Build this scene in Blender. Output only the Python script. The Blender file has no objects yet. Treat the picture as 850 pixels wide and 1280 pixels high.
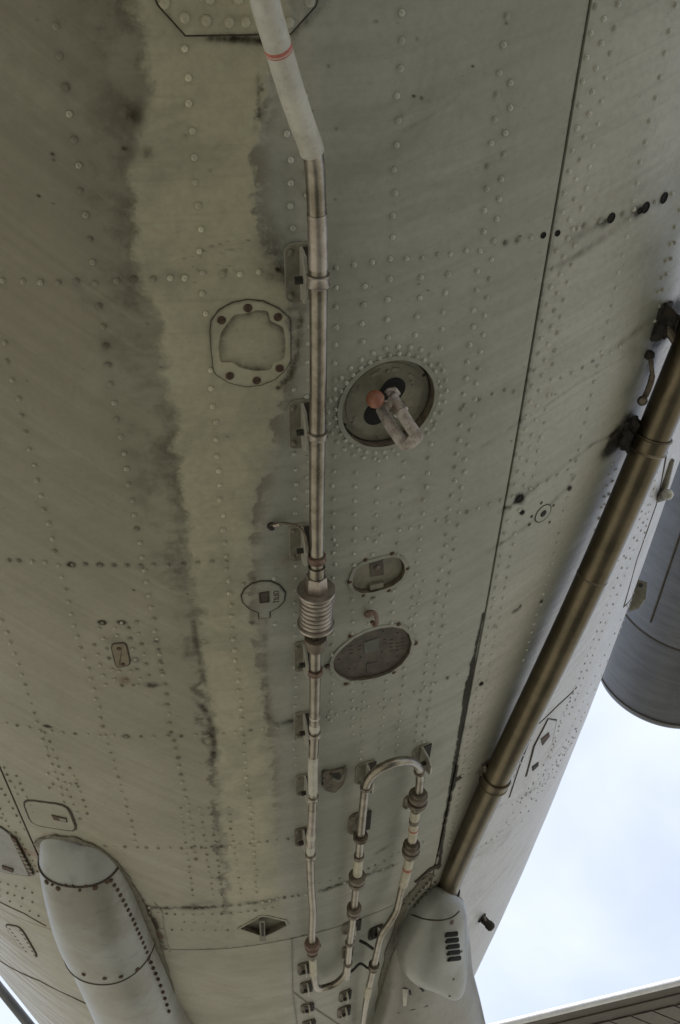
import bpy, math, random
import numpy as np
from mathutils import Matrix, Vector
random.seed(7); rng = np.random.default_rng(7)
PI = math.pi
scn = bpy.context.scene
# ------------------------------------------------------------------ camera
FPX, PITCH, YAW, ROLL = 1090.26, math.radians(51.255), math.radians(1.304), math.radians(-0.6537)
fw = np.array([math.sin(YAW)*math.cos(PITCH), math.cos(YAW)*math.cos(PITCH), math.sin(PITCH)])
rt = np.array([math.cos(YAW), -math.sin(YAW), 0.0]); up = np.cross(rt, fw)
rt2 = rt*math.cos(ROLL)+up*math.sin(ROLL); up2 = np.cross(rt2, fw)
cd = bpy.data.cameras.new('camera'); cam = bpy.data.objects.new('camera', cd)
scn.collection.objects.link(cam); scn.camera = cam
cd.sensor_fit = 'VERTICAL'; cd.sensor_height = 36; cd.sensor_width = 24
cd.lens = 36*FPX/1280; cd.clip_start = .02; cd.clip_end = 3000
cam.matrix_world = Matrix(((rt2[0], up2[0], -fw[0], 0), (rt2[1], up2[1], -fw[1], 0), (rt2[2], up2[2], -fw[2], 0), (0, 0, 0, 1)))
# ------------------------------------------------------------------ sky
SUN_EL, SUN_AZ = math.radians(73), math.radians(-80)     # azimuth from +Y towards +X
w = bpy.data.worlds.new('World'); scn.world = w; w.use_nodes = True
nt = w.node_tree; nt.nodes.clear()
sky = nt.nodes.new('ShaderNodeTexSky'); sky.sky_type = 'NISHITA'; sky.sun_disc = False
sky.sun_elevation = SUN_EL; sky.sun_rotation = SUN_AZ
sky.air_density = 1.0; sky.dust_density = 1.5; sky.ozone_density = 1.0
tc = nt.nodes.new('ShaderNodeTexCoord'); mp = nt.nodes.new('ShaderNodeMapping'); mp.inputs['Scale'].default_value = (1, 1, 2.2)
mp.inputs['Location'].default_value = (3.1, 1.7, .4)
nz = nt.nodes.new('ShaderNodeTexNoise'); nz.inputs['Scale'].default_value = 2.4; nz.inputs['Detail'].default_value = 5
nz.inputs['Roughness'].default_value = .5; nz.inputs['Distortion'].default_value = .3
cr = nt.nodes.new('ShaderNodeMapRange'); cr.interpolation_type = 'SMOOTHSTEP'
cr.inputs['From Min'].default_value = .30; cr.inputs['From Max'].default_value = .68
cr.inputs['To Min'].default_value = .52; cr.inputs['To Max'].default_value = .82
mx = nt.nodes.new('ShaderNodeMix'); mx.data_type = 'RGBA'
mx.inputs['B'].default_value = (5.9, 6.25, 6.9, 1)
bg = nt.nodes.new('ShaderNodeBackground'); bg.inputs['Strength'].default_value = .10
wo = nt.nodes.new('ShaderNodeOutputWorld')
L = nt.links.new
L(tc.outputs['Generated'], mp.inputs['Vector']); L(mp.outputs[0], nz.inputs['Vector']); L(nz.outputs['Fac'], cr.inputs['Value'])
L(cr.outputs[0], mx.inputs['Factor']); L(sky.outputs[0], mx.inputs['A']); L(mx.outputs['Result'], bg.inputs['Color']); L(bg.outputs[0], wo.inputs['Surface'])
sd = bpy.data.lights.new('sun', 'SUN'); sd.energy = 3.4; sd.angle = math.radians(2.0); sd.color = (1, .95, .88)
so = bpy.data.objects.new('sun', sd); scn.collection.objects.link(so); so.location = (-5, 5, 20)
sv = Vector((math.sin(SUN_AZ)*math.cos(SUN_EL), math.cos(SUN_AZ)*math.cos(SUN_EL), math.sin(SUN_EL)))
so.rotation_euler = sv.to_track_quat('Z', 'Y').to_euler()
vs = scn.view_settings; vs.view_transform = 'Standard'; vs.look = 'None'; vs.gamma = 1; vs.exposure = 0.87
scn.render.engine = 'CYCLES'
scn.cycles.max_bounces = 6; scn.cycles.diffuse_bounces = 4

# ------------------------------------------------------------------ hull form
X0, R0, ELL, NX, Y0, KR, MZ, MX, K3 = -.38516, 1.54189, 1.0313, 1.96797, .66984, .0082539, .0028175, -.0003117, .034237
def form(Y):
    s = np.maximum(0, Y-Y0); s2 = s*s/(1+K3*s)
    Rx = np.maximum(R0*(1-KR*s2), .05)
    return X0+MX*s2, 1.1+R0*ELL+MZ*s2, Rx, Rx*ELL
def S(th, Y):
    th = np.asarray(th, float); Y = np.asarray(Y, float)
    xc, zc, Rx, Rz = form(Y)
    a, b = np.sin(th), -np.cos(th)
    r = (np.abs(a)**NX+np.abs(b)**NX)**(-1/NX)
    return np.stack([xc+Rx*a*r, Y+0*th, zc+Rz*b*r], -1)
def NRM(th, Y):
    e = 1e-3
    du = S(th, np.asarray(Y)+e)-S(th, np.asarray(Y)-e); dv = S(np.asarray(th)+e, Y)-S(np.asarray(th)-e, Y)
    n = np.cross(dv, -du); return n/np.linalg.norm(n, axis=-1, keepdims=True)
def SO(th, Y, off): return S(th, Y)+NRM(th, Y)*np.asarray(off)[..., None]
def F(P):
    xc, zc, Rx, Rz = form(P[..., 1])
    a = (P[..., 0]-xc)/Rx; b = (P[..., 2]-zc)/Rz
    return (np.abs(a)**NX+np.abs(b)**NX)**(1/NX)-1, np.arctan2(a, -b)
def ray(px, py):
    d = fw+(px-425)/FPX*rt2+(640-py)/FPX*up2
    return d/np.linalg.norm(d)
def H(px, py):
    """where the line of sight through a photo pixel meets the hull: theta, Y, distance"""
    d = ray(px, py); T = np.linspace(.3, 9, 300); v, _ = F(d*T[:, None])
    neg = v < 0
    if neg.any():
        i = max(1, int(np.argmax(neg))); lo, hi = T[i-1], T[i]
        for _ in range(24):
            m = (lo+hi)/2
            if F((d*m)[None])[0][0] < 0: hi = m
            else: lo = m
    else: hi = T[int(np.argmin(v))]
    P = d*hi; return float(F(P[None])[1][0]), float(P[1]), float(hi)
def at(px, py, t): return Vector(ray(px, py)*t)
def above(px, py, c):
    th, Y, t = H(px, py); n = NRM(th, Y); d = ray(px, py)
    k = max(.25, -float(d @ n)); return Vector(d*(t-c/k))
def frame(px, py, off=0.0):
    th, Y, t = H(px, py); off = off+(poff(th, Y) if off == 0 else 0); P = SO(th, Y, off); n = Vector(NRM(th, Y))
    u = Vector(S(th, Y+1e-3)-S(th, Y-1e-3)).normalized(); v = u.cross(n)*-1
    v = Vector((-v.x, -v.y, -v.z)) if v.x < 0 else v
    v.normalize(); y = n.cross(v)
    M = Matrix(((v.x, y.x, n.x, P[0]), (v.y, y.y, n.y, P[1]), (v.z, y.z, n.z, P[2]), (0, 0, 0, 1)))
    return M, t
def poff(th, Y):
    if Y < 2.514: return .0015 if th > math.radians(28) else (.001 if th < math.radians(-12.65) else 0.0)
    return 0.0
def loc(M, pts):
    Mi = M.inverted(); out = []
    for (x, y) in pts:
        th, Y, t = H(x, y); q = Mi @ Vector(S(th, Y)); out.append((q.x, q.y))
    return out

# ------------------------------------------------------------------ materials
class NT:
    def __init__(s, name):
        s.m = bpy.data.materials.new(name); s.m.use_nodes = True; s.t = s.m.node_tree
        s.b = s.t.nodes['Principled BSDF']
    def n(s, k): return s.t.nodes.new(k)
    def put(s, sock, v):
        if hasattr(v, 'is_output') or hasattr(v, 'links'): s.t.links.new(v, sock)
        elif isinstance(v, tuple) and len(v) == 3 and sock.type == 'RGBA': sock.default_value = (*v, 1)
        else: sock.default_value = v
    def math(s, op, a, b=0.0, c=0.0, clamp=False):
        n = s.n('ShaderNodeMath'); n.operation = op; n.use_clamp = clamp
        for i, v in enumerate((a, b, c)): s.put(n.inputs[i], v)
        return n.outputs[0]
    def noise(s, vec, scale, detail=4, rough=.6, dist=0):
        n = s.n('ShaderNodeTexNoise'); s.put(n.inputs['Vector'], vec)
        n.inputs['Scale'].default_value = scale; n.inputs['Detail'].default_value = detail
        n.inputs['Roughness'].default_value = rough; n.inputs['Distortion'].default_value = dist
        return n.outputs['Fac']
    def step(s, v, a, b, lo=0.0, hi=1.0):
        n = s.n('ShaderNodeMapRange'); n.interpolation_type = 'SMOOTHSTEP'
        for k, q in (('Value', v), ('From Min', a), ('From Max', b), ('To Min', lo), ('To Max', hi)): s.put(n.inputs[k], q)
        return n.outputs[0]
    def mix(s, f, a, b, mode='MIX'):
        n = s.n('ShaderNodeMix'); n.data_type = 'RGBA'; n.blend_type = mode
        s.put(n.inputs['Factor'], f); s.put(n.inputs['A'], a); s.put(n.inputs['B'], b); return n.outputs['Result']
    def comb(s, x, y, z):
        n = s.n('ShaderNodeCombineXYZ')
        for i, v in enumerate((x, y, z)): s.put(n.inputs[i], v)
        return n.outputs[0]
    def bump(s, h, strength, dist=.001):
        n = s.n('ShaderNodeBump'); n.inputs['Strength'].default_value = strength; n.inputs['Distance'].default_value = dist
        s.put(n.inputs['Height'], h); s.put(s.b.inputs['Normal'], n.outputs[0])
    def attr(s, name, kind='GEOMETRY'):
        n = s.n('ShaderNodeAttribute'); n.attribute_name = name; n.attribute_type = kind; return n.outputs['Fac']
    def fin(s, col, rough=.5, metal=0.0, spec=.5):
        s.put(s.b.inputs['Base Color'], col); s.put(s.b.inputs['Roughness'], rough); s.put(s.b.inputs['Metallic'], metal)
        s.put(s.b.inputs['Specular IOR Level'], spec); return s.m

ZC = 1.1+R0*ELL
def th_simple(P): return math.atan2((P[0]-X0)*ELL, ZC-P[2])
EDGE1 = [(163, 0), (180, 60), (180, 120), (166, 190), (164, 250), (170, 320), (182, 390), (203, 470), (220, 540), (226, 600), (234, 680), (246, 760), (252, 820), (262, 880), (268, 930), (272, 980), (278, 1040), (285, 1100), (290, 1160)]
EDGE2 = [(352, 45), (328, 90), (324, 150), (312, 175), (322, 215), (314, 255), (326, 300), (350, 335), (362, 400), (366, 440), (350, 500), (336, 560), (322, 620), (315, 660), (311, 720), (314, 780), (325, 850), (334, 900), (339, 960), (343, 1040), (350, 1100), (355, 1160)]
SIDE = [(850, 300), (838, 355), (806, 460), (772, 550), (738, 640), (695, 740), (650, 850), (612, 950), (572, 1070)]
def curve_pts(px):
    out = []
    for (x, y) in px:
        th, Y, t = H(x, y); out.append((Y, th_simple(S(th, Y))))
    return sorted(out)
def curve_node(T, Yn, pts):
    """edge of a stain as an angle round the hull for each station along it"""
    n = T.n('ShaderNodeFloatCurve'); c = n.mapping.curves[0]
    P = [(min(1, max(0, y/4)), (math.degrees(t)+20)/80) for y, t in pts]
    P = [(0.0, P[0][1])]+[q for q in P if 0.001 < q[0] < .999]+[(1.0, P[-1][1])]
    while len(c.points) < len(P): c.points.new(.5, .5)
    for i, q in enumerate(P): c.points[i].location = q; c.points[i].handle_type = 'VECTOR'
    n.mapping.update(); T.put(n.inputs['Value'], T.math('MULTIPLY', Yn, .25, clamp=True))
    return T.math('RADIANS', T.math('MULTIPLY_ADD', n.outputs[0], 80.0, -20.0))

def skin_material(name, lift=1.0, rough0=.34):
    T = NT(name)
    g = T.n('ShaderNodeNewGeometry'); sp = T.n('ShaderNodeSeparateXYZ'); T.put(sp.inputs[0], g.outputs['Position'])
    X, Y, Z = sp.outputs; pos = g.outputs['Position']
    th = T.math('ARCTAN2', T.math('MULTIPLY', T.math('SUBTRACT', X, X0), ELL), T.math('SUBTRACT', ZC, Z))
    s = T.math('MULTIPLY', th, R0)
    big = T.noise(pos, 2.3, 5, .6, .4); mid = T.noise(pos, 14, 6, .65); fine = T.noise(pos, 90, 4, .7); rag = T.noise(pos, 26, 7, .72, .3)
    # wind-blown streaks, running outwards from the keel
    sr = T.math('MAXIMUM', T.math('SUBTRACT', s, .45), 0.0); sl = T.math('MINIMUM', T.math('SUBTRACT', s, .12), 0.0)
    q = T.math('ADD', T.math('ADD', Y, T.math('MULTIPLY', sr, .24)), T.math('MULTIPLY', sl, -.85))
    st = T.noise(T.comb(T.math('MULTIPLY', q, 26.0), T.math('MULTIPLY', s, 1.6), 0.0), 1.0, 5, .62, .25)
    st2 = T.noise(T.comb(T.math('MULTIPLY', q, 90.0), T.math('MULTIPLY', s, 3.0), 4.0), 1.0, 3, .6, .2)
    band = (.372, .352, .250)
    e1 = T.math('MULTIPLY', T.math('SUBTRACT', th, curve_node(T, Y, curve_pts(EDGE1))), R0)
    e2 = T.math('MULTIPLY', T.math('SUBTRACT', th, curve_node(T, Y, curve_pts(EDGE2))), R0)
    es = T.math('MULTIPLY', T.math('SUBTRACT', th, curve_node(T, Y, curve_pts(SIDE))), R0)
    e1n = T.math('ADD', T.math('ADD', e1, T.math('MULTIPLY', T.math('SUBTRACT', rag, .5), .075)), T.math('MULTIPLY', T.math('SUBTRACT', mid, .5), .07))
    e2n = T.math('ADD', e2, T.math('MULTIPLY', T.math('SUBTRACT', rag, .5), .07))
    fade = T.step(Y, 2.15, 2.55, 1.0, .1)
    # left field: brown film with lighter and darker streaks
    lc = T.mix(T.step(st, .32, .72), (.218, .203, .152), (.262, .248, .192))
    lc = T.mix(T.step(Y, .3, 1.2), T.mix(1.0, lc, (.88, .86, .82), 'MULTIPLY'), T.mix(1.0, lc, (1.16, 1.15, 1.13), 'MULTIPLY'))
    lc = T.mix(T.step(big, .4, .65, 0, .45), lc, (.190, .182, .134))
    # dark tide mark on the left of the pale band
    dk = T.math('MULTIPLY', T.step(T.math('ADD', e1n, T.math('MULTIPLY', T.math('SUBTRACT', mid, .5), .09)), T.step(Y, .7, 1.5, -.095, -.022), T.step(Y, .7, 1.5, .012, -.004)), T.step(mid, .36, .58, .15, 1.0))
    dk = T.math('MULTIPLY', dk, T.step(fade, 0, 1, .0, .97))
    lc = T.mix(dk, lc, (.088, .077, .048))
    bc = T.mix(T.step(mid, .35, .7), band, (.322, .304, .216))
    bc = T.mix(T.step(T.noise(pos, 7, 6, .7, .5), .46, .66, 0, .5), bc, (.225, .222, .170))
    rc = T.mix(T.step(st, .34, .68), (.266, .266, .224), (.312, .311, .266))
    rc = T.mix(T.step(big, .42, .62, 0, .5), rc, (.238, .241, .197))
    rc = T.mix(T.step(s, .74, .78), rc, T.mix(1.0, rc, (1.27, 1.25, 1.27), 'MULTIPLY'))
    col = T.mix(T.math('MULTIPLY', T.step(e1n, -.010, .012), fade), lc, bc)
    sharp2 = T.step(Y, .55, .9, .006, .032)
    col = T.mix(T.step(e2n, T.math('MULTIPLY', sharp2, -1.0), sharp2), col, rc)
    edge2 = T.math('MULTIPLY', T.step(e2n, -.004, .004), T.step(e2n, .035, .004))
    col = T.mix(T.math('MULTIPLY', T.math('MULTIPLY', edge2, T.step(rag, .40, .56)), T.step(Y, 1.6, 2.1, .75, 0.0)), col, (.125, .112, .075))
    # cleaner pale flank above the belly grime
    esn = T.math('ADD', es, T.math('MULTIPLY', T.math('SUBTRACT', st, .5), .06))
    flank = T.mix(T.step(st2, .35, .7), (.50, .50, .53), (.62, .62, .65))
    flank = T.mix(T.step(T.noise(pos, 5, 5, .7), .5, .75, 0, .35), flank, (.33, .32, .30))
    ybr = T.math('MULTIPLY', T.step(esn, -.11, -.03), T.step(esn, .0, -.03))
    col = T.mix(T.math('MULTIPLY', ybr, .35), col, (.19, .18, .11))
    col = T.mix(T.step(esn, -.018, .035), col, flank)
    # left flank, cleaner again high up
    esl = T.math('ADD', s, T.math('MULTIPLY', T.math('SUBTRACT', st, .5), .5))
    col = T.mix(T.step(esl, -.46, -.74), col, T.mix(T.step(st, .44, .60), (.245, .215, .170), (.44, .45, .48)))
    # thin fine dirt and freckles
    col = T.mix(T.step(st2, .52, .78, 0, .20), col, (.13, .12, .09))
    col = T.mix(T.step(st2, .45, .25, 0, .14), col, (.38, .37, .30))
    blot = T.noise(pos, 4.2, 8, .72, .8)
    col = T.mix(T.step(blot, .52, .70, 0, .34), col, (.150, .142, .105))
    col = T.mix(T.step(blot, .46, .30, 0, .22), col, (.36, .355, .29))
    spk = T.math('MULTIPLY', T.step(T.noise(pos, 230, 2, .5), .69, .74), T.step(mid, .5, .62))
    col = T.mix(T.math('MULTIPLY', spk, .7), col, (.09, .07, .045))
    col = T.mix(T.step(fine, .35, .75, 0, .22), col, (.15, .14, .10))
    d = T.math('ADD', T.attr('dirt'), T.attr('dirt', 'OBJECT'))
    dn = T.math('MULTIPLY', d, T.math('MULTIPLY_ADD', rag, 2.6, -.35))
    col = T.mix(T.step(dn, .02, 1.5, 0, .96), col, (.016, .012, .008))
    head_glint = T.step(d, 0.0, -.5)          # rivet heads painted paler, a highlight put into the colour
    col = T.mix(head_glint, col, T.mix(1.0, col, (1.30, 1.30, 1.29), 'MULTIPLY'))
    ru = T.math('MULTIPLY', T.attr('rust'), T.math('MULTIPLY_ADD', rag, 1.6, .2))
    col = T.mix(T.step(ru, .1, 1.0, 0, .8), col, (.15, .082, .045))
    if lift != 1.0: col = T.mix(1.0, col, (lift, lift, lift), 'MULTIPLY')
    T.bump(T.math('ADD', T.math('MULTIPLY', T.noise(pos, 5.5, 2, .5), 5.0), T.math('ADD', T.math('MULTIPLY', mid, .5), T.math('MULTIPLY', fine, .12))), .55, .0022)
    return T.fin(col, T.math('SUBTRACT', T.math('MULTIPLY_ADD', mid, .25, rough0), T.math('MULTIPLY', head_glint, .26)), 0.0, T.math('MULTIPLY', T.math('MULTIPLY_ADD', head_glint, .5, .45), T.step(dn, .2, 1.2, 1.0, .15)))
M_skin = skin_material('weathered_hull_paint')

def metal(name, c1, c2, rough=.35, met=1.0, scale=30, bump=.15, stretch=None):
    T = NT(name); tcn = T.n('ShaderNodeTexCoord'); v = tcn.outputs['Object']
    if stretch:
        mpn = T.n('ShaderNodeMapping'); mpn.inputs['Scale'].default_value = stretch; T.put(mpn.inputs[0], v); v = mpn.outputs[0]
    a = T.noise(v, scale, 6, .65); b = T.noise(v, scale*6, 3, .6)
    col = T.mix(T.step(a, .35, .65), c1, c2); col = T.mix(T.step(b, .5, .8, 0, .35), col, tuple(x*.4 for x in c1))
    T.bump(b, bump, .0006)
    return T.fin(col, T.math('MULTIPLY_ADD', a, .3, rough-.12), met, .5)
M_steel = metal('dull_steel_tube', (.165, .143, .110), (.28, .253, .208), .28, .9, 25)
M_brass = metal('heat_tinted_steel', (.104, .088, .060), (.155, .128, .086), .31, .95, 9, .25)
M_collar = metal('stained_brown_steel', (.085, .066, .046), (.17, .14, .105), .5, .5, 40)
M_rustc = metal('rusty_clamp', (.110, .064, .044), (.185, .125, .095), .55, .35, 60, .3)
M_bell = metal('bellows_steel', (.24, .205, .175), (.36, .325, .285), .36, .8, 40)
M_dark = metal('sooty_black', (.016, .014, .012), (.035, .028, .020), .8, 0, 30)
M_screw = metal('corroded_screw', (.050, .030, .020), (.095, .058, .038), .7, .3, 90)
M_grime = metal('grime_sealant', (.030, .023, .016), (.062, .050, .034), .85, 0, 60, .3)
M_brk = metal('bracket_paint', (.125, .115, .082), (.20, .19, .145), .5, .1, 35)
M_fin = metal('worn_fin_metal', (.34, .33, .28), (.46, .44, .38), .42, .4, 35)
M_plate = metal('recess_plate_paint', (.120, .115, .078), (.185, .175, .125), .5, 0, 28)
M_plate2 = metal('dirty_brown_plate', (.042, .034, .025), (.088, .073, .054), .6, 0, 32)
M_white = metal('white_sleeve', (.36, .34, .285), (.45, .43, .365), .45, 0, 22, .08)
M_cream = metal('cream_marking_band', (.33, .30, .22), (.44, .41, .31), .5, 0, 40, .1)
M_red = metal('faded_red_paint', (.30, .07, .045), (.40, .13, .09), .6, 0, 60)
M_orange = metal('orange_knob_paint', (.19, .066, .034), (.30, .13, .078), .45, 0, 45, .25)
M_wrap = metal('wrapped_handle', (.22, .185, .160), (.42, .38, .345), .7, 0, 70, .6)
M_fair = metal('pale_blue_grey_paint', (.190, .188, .165), (.270, .278, .265), .36, 0, 4, .1, (1, .5, 1))
M_fairb = metal('chalky_grey_paint', (.180, .172, .142), (.262, .266, .25), .38, 0, 4.5, .1)
M_wall = metal('brown_recess_wall', (.075, .058, .040), (.15, .125, .09), .6, 0, 50)
M_black = metal('black_opening', (.004, .004, .004), (.008, .007, .006), .9, 0, 30)
M_root = metal('stained_root_paint', (.135, .125, .10), (.22, .21, .18), .42, 0, 7, .15, (1, .4, 1))
M_edge = metal('faded_blue_grey', (.15, .15, .135), (.22, .22, .205), .45, 0, 14)
M_flange = metal('grimy_flange', (.085, .075, .052), (.15, .138, .10), .6, 0, 45, .3)
M_inner = metal('dark_inner_structure', (.02, .018, .014), (.035, .03, .022), .9, 0, 10)
M_nac = metal('streaked_nacelle_metal', (.082, .086, .092), (.112, .117, .124), .42, .35, 3, .04, (1, 7, 1))
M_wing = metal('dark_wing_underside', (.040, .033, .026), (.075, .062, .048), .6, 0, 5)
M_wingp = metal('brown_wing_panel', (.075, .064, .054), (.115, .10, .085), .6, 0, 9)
M_lip = metal('skylit_leading_edge', (.62, .63, .66), (.72, .73, .76), .35, .2, 8, .05)  # sky light on the wing lip is put into this colour
M_hull = metal('plain_hull_paint', (.40, .40, .40), (.50, .50, .50), .5, 0, 3)

# ------------------------------------------------------------------ mesh helpers
MW = {}
COL = scn.collection
def link(o, parent=None, M=None):
    M = M or Matrix.Identity(4); COL.objects.link(o); MW[o.name] = M
    if parent is not None:
        o.parent = parent; o.matrix_parent_inverse = MW[parent.name].inverted()
    o.matrix_basis = M; return o
class MB:
    def __init__(s): s.v = []; s.f = []; s.mi = []; s.m = 0
    def add(s, vs, fs):
        k = len(s.v); s.v += [tuple(x) for x in vs]; s.f += [tuple(i+k for i in f) for f in fs]; s.mi += [s.m]*len(fs); return s
    def prism(s, o, z0, z1, ch=0.0):
        o = [tuple(p) for p in o]
        A = sum(o[i][0]*o[(i+1) % len(o)][1]-o[(i+1) % len(o)][0]*o[i][1] for i in range(len(o)))
        if A < 0: o = o[::-1]
        n = len(o); cx = sum(p[0] for p in o)/n; cy = sum(p[1] for p in o)/n
        def shr(d): 
            out = []
            for i in range(n):
                a, b, c = Vector(o[i-1]), Vector(o[i]), Vector(o[(i+1) % n])
                t = (b-a).normalized()+(c-b).normalized(); t = t.normalized() if t.length > 1e-6 else Vector((1, 0))
                out.append((b.x-t.y*d, b.y+t.x*d))
            return out
        vs = [(x, y, z0) for x, y in o]+[(x, y, z1-ch) for x, y in o]; fs = [tuple(range(n))[::-1]]
        fs += [(i, (i+1) % n, n+(i+1) % n, n+i) for i in range(n)]
        if ch > 0:
            vs += [(x, y, z1) for x, y in shr(ch)]
            fs += [(n+i, n+(i+1) % n, 2*n+(i+1) % n, 2*n+i) for i in range(n)]; fs.append(tuple(range(2*n, 3*n)))
        else: fs.append(tuple(range(n, 2*n)))
        return s.add(vs, fs)
    def ring(s, a, b, z0, z1, inner=True):
        """flat ring between outline a (inner) and b (outer), same point count"""
        n = len(a); vs = [(*p, z1) for p in a]+[(*p, z1) for p in b]+[(*p, z0) for p in a]+[(*p, z0) for p in b]; fs = []
        for i in range(n):
            j = (i+1) % n
            fs += [(i, j, n+j, n+i), (n+i, n+j, 3*n+j, 3*n+i)]+([(2*n+i, 2*n+j, j, i)] if inner else [])
        return s.add(vs, fs)
    def box(s, c, d, M=None):
        vs = [Vector((c[0]+sx*d[0]/2, c[1]+sy*d[1]/2, c[2]+sz*d[2]/2)) for sx in (-1, 1) for sy in (-1, 1) for sz in (-1, 1)]
        if M: vs = [M @ v for v in vs]
        return s.add(vs, [(0, 1, 3, 2), (4, 6, 7, 5), (0, 4, 5, 1), (2, 3, 7, 6), (0, 2, 6, 4), (1, 5, 7, 3)])
    def lathe(s, P, ax, prof, seg=24, closed=True):
        ax = Vector(ax).normalized(); a = ax.orthogonal().normalized(); b = ax.cross(a); P = Vector(P); vs = []; fs = []
        for (z, r) in prof:
            for k in range(seg):
                q = 2*PI*k/seg; vs.append(P+ax*z+(a*math.cos(q)+b*math.sin(q))*r)
        for i in range(len(prof)-1):
            for k in range(seg):
                j = (k+1) % seg; fs.append((i*seg+k, i*seg+j, (i+1)*seg+j, (i+1)*seg+k))
        if closed: fs += [tuple(range(seg))[::-1], tuple(range((len(prof)-1)*seg, len(prof)*seg))]
        return s.add(vs, fs)
    def loft(s, rings, closed=True):
        seg = len(rings[0]); vs = [p for r in rings for p in r]; fs = []
        for i in range(len(rings)-1):
            for k in range(seg):
                j = (k+1) % seg; fs.append((i*seg+k, i*seg+j, (i+1)*seg+j, (i+1)*seg+k))
        if closed: fs += [tuple(range(seg))[::-1], tuple(range((len(rings)-1)*seg, len(rings)*seg))]
        return s.add(vs, fs)
    def tube(s, pts, r, seg=20):
        pts = [Vector(p) for p in pts]; rr = r if isinstance(r, (list, tuple)) else [r]*len(pts); rings = []; a = None
        for i, p in enumerate(pts):
            t = (pts[min(i+1, len(pts)-1)]-pts[max(i-1, 0)]).normalized()
            a = (a-t*a.dot(t)).normalized() if a is not None else t.orthogonal().normalized()
            b = t.cross(a); rings.append([p+(a*math.cos(2*PI*k/seg)+b*math.sin(2*PI*k/seg))*rr[i] for k in range(seg)])
        return s.loft(rings)
    def ball(s, P, r, n=10, sc=(1, 1, 1)):
        P = Vector(P); prof = [(-math.cos(PI*i/n), max(1e-5, math.sin(PI*i/n))) for i in range(n+1)]; k0 = len(s.v)
        s.lathe((0, 0, 0), (0, 0, 1), prof, n*2)
        for i in range(k0, len(s.v)): v = s.v[i]; s.v[i] = (P.x+v[0]*r*sc[0], P.y+v[1]*r*sc[1], P.z+v[2]*r*sc[2])
        return s
    def build(s, name, mats, parent=None, M=None, label=None, local=False, ang=35, kind=None):
        """verts are world coordinates unless local=True; M is the object's own origin frame"""
        M = M or Matrix.Identity(4); vs = s.v
        if not local and M != Matrix.Identity(4):
            Mi = M.inverted(); vs = [tuple(Mi @ Vector(v)) for v in vs]
        me = bpy.data.meshes.new(name); me.from_pydata(vs, [], s.f); me.update()
        for m in (mats if isinstance(mats, (list, tuple)) else [mats]): me.materials.append(m)
        me.polygons.foreach_set('material_index', s.mi); me.polygons.foreach_set('use_smooth', [True]*len(s.f))
        me.set_sharp_from_angle(angle=math.radians(ang))
        o = link(bpy.data.objects.new(name, me), parent, M)
        if label: o['label'] = label
        if kind: o['kind'] = kind
        return o
def smooth_path(pts, n=8):
    """Catmull-Rom through 3-D points"""
    P = [Vector(p) for p in pts]; P = [P[0]*2-P[1]]+P+[P[-1]*2-P[-2]]; out = []
    for i in range(1, len(P)-2):
        for k in range(n):
            t = k/n; a, b, c, d = P[i-1], P[i], P[i+1], P[i+2]
            out.append(.5*((2*b)+(c-a)*t+(2*a-5*b+4*c-d)*t*t+(3*b-a-3*c+d)*t**3))
    out.append(P[-2]); return out
def rrect(w, h, r, n=5, cx=0, cy=0):
    o = []
    for (sx, sy, a0) in ((1, 1, 0), (-1, 1, 90), (-1, -1, 180), (1, -1, 270)):
        for k in range(n):
            a = math.radians(a0+90*k/(n-1)); o.append((cx+sx*(w/2-r)+r*math.cos(a), cy+sy*(h/2-r)+r*math.sin(a)))
    return o
def circ(r, n=48, cx=0, cy=0, e=1.0): return [(cx+r*math.cos(2*PI*k/n), cy+r*e*math.sin(2*PI*k/n)) for k in range(n)]
def grow(o, d):
    n = len(o); A = sum(o[i][0]*o[(i+1) % n][1]-o[(i+1) % n][0]*o[i][1] for i in range(n)); sg = 1 if A > 0 else -1; out = []
    for i in range(n):
        a, b, c = Vector(o[i-1]), Vector(o[i]), Vector(o[(i+1) % n])
        t = (b-a).normalized()+(c-b).normalized(); t = t.normalized() if t.length > 1e-6 else Vector((1, 0))
        out.append((b.x+t.y*d*sg, b.y-t.x*d*sg))
    return out

# ------------------------------------------------------------------ ground
g = MB(); g.add([(-1500, -1500, -1.6), (1500, -1500, -1.6), (1500, 1500, -1.6), (-1500, 1500, -1.6)], [(0, 1, 2, 3)])
T = NT('dry_airfield_ground'); tcn = T.n('ShaderNodeTexCoord'); nn = T.noise(tcn.outputs['Object'], .6, 8, .7)
T.fin(T.mix(T.step(nn, .35, .65), (.258, .246, .200), (.342, .330, .276)), .95, 0, .2)
og = g.build('ground', T.m); og['kind'] = 'structure'

# ------------------------------------------------------------------ the aircraft
air = bpy.data.objects.new('aircraft', None); air['label'] = 'weathered grey-green aircraft seen from under its riveted belly, with pipes and hatches'
air['category'] = 'aircraft'; link(air, None, Matrix.Translation((X0, 1.5, 1.1)))

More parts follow.
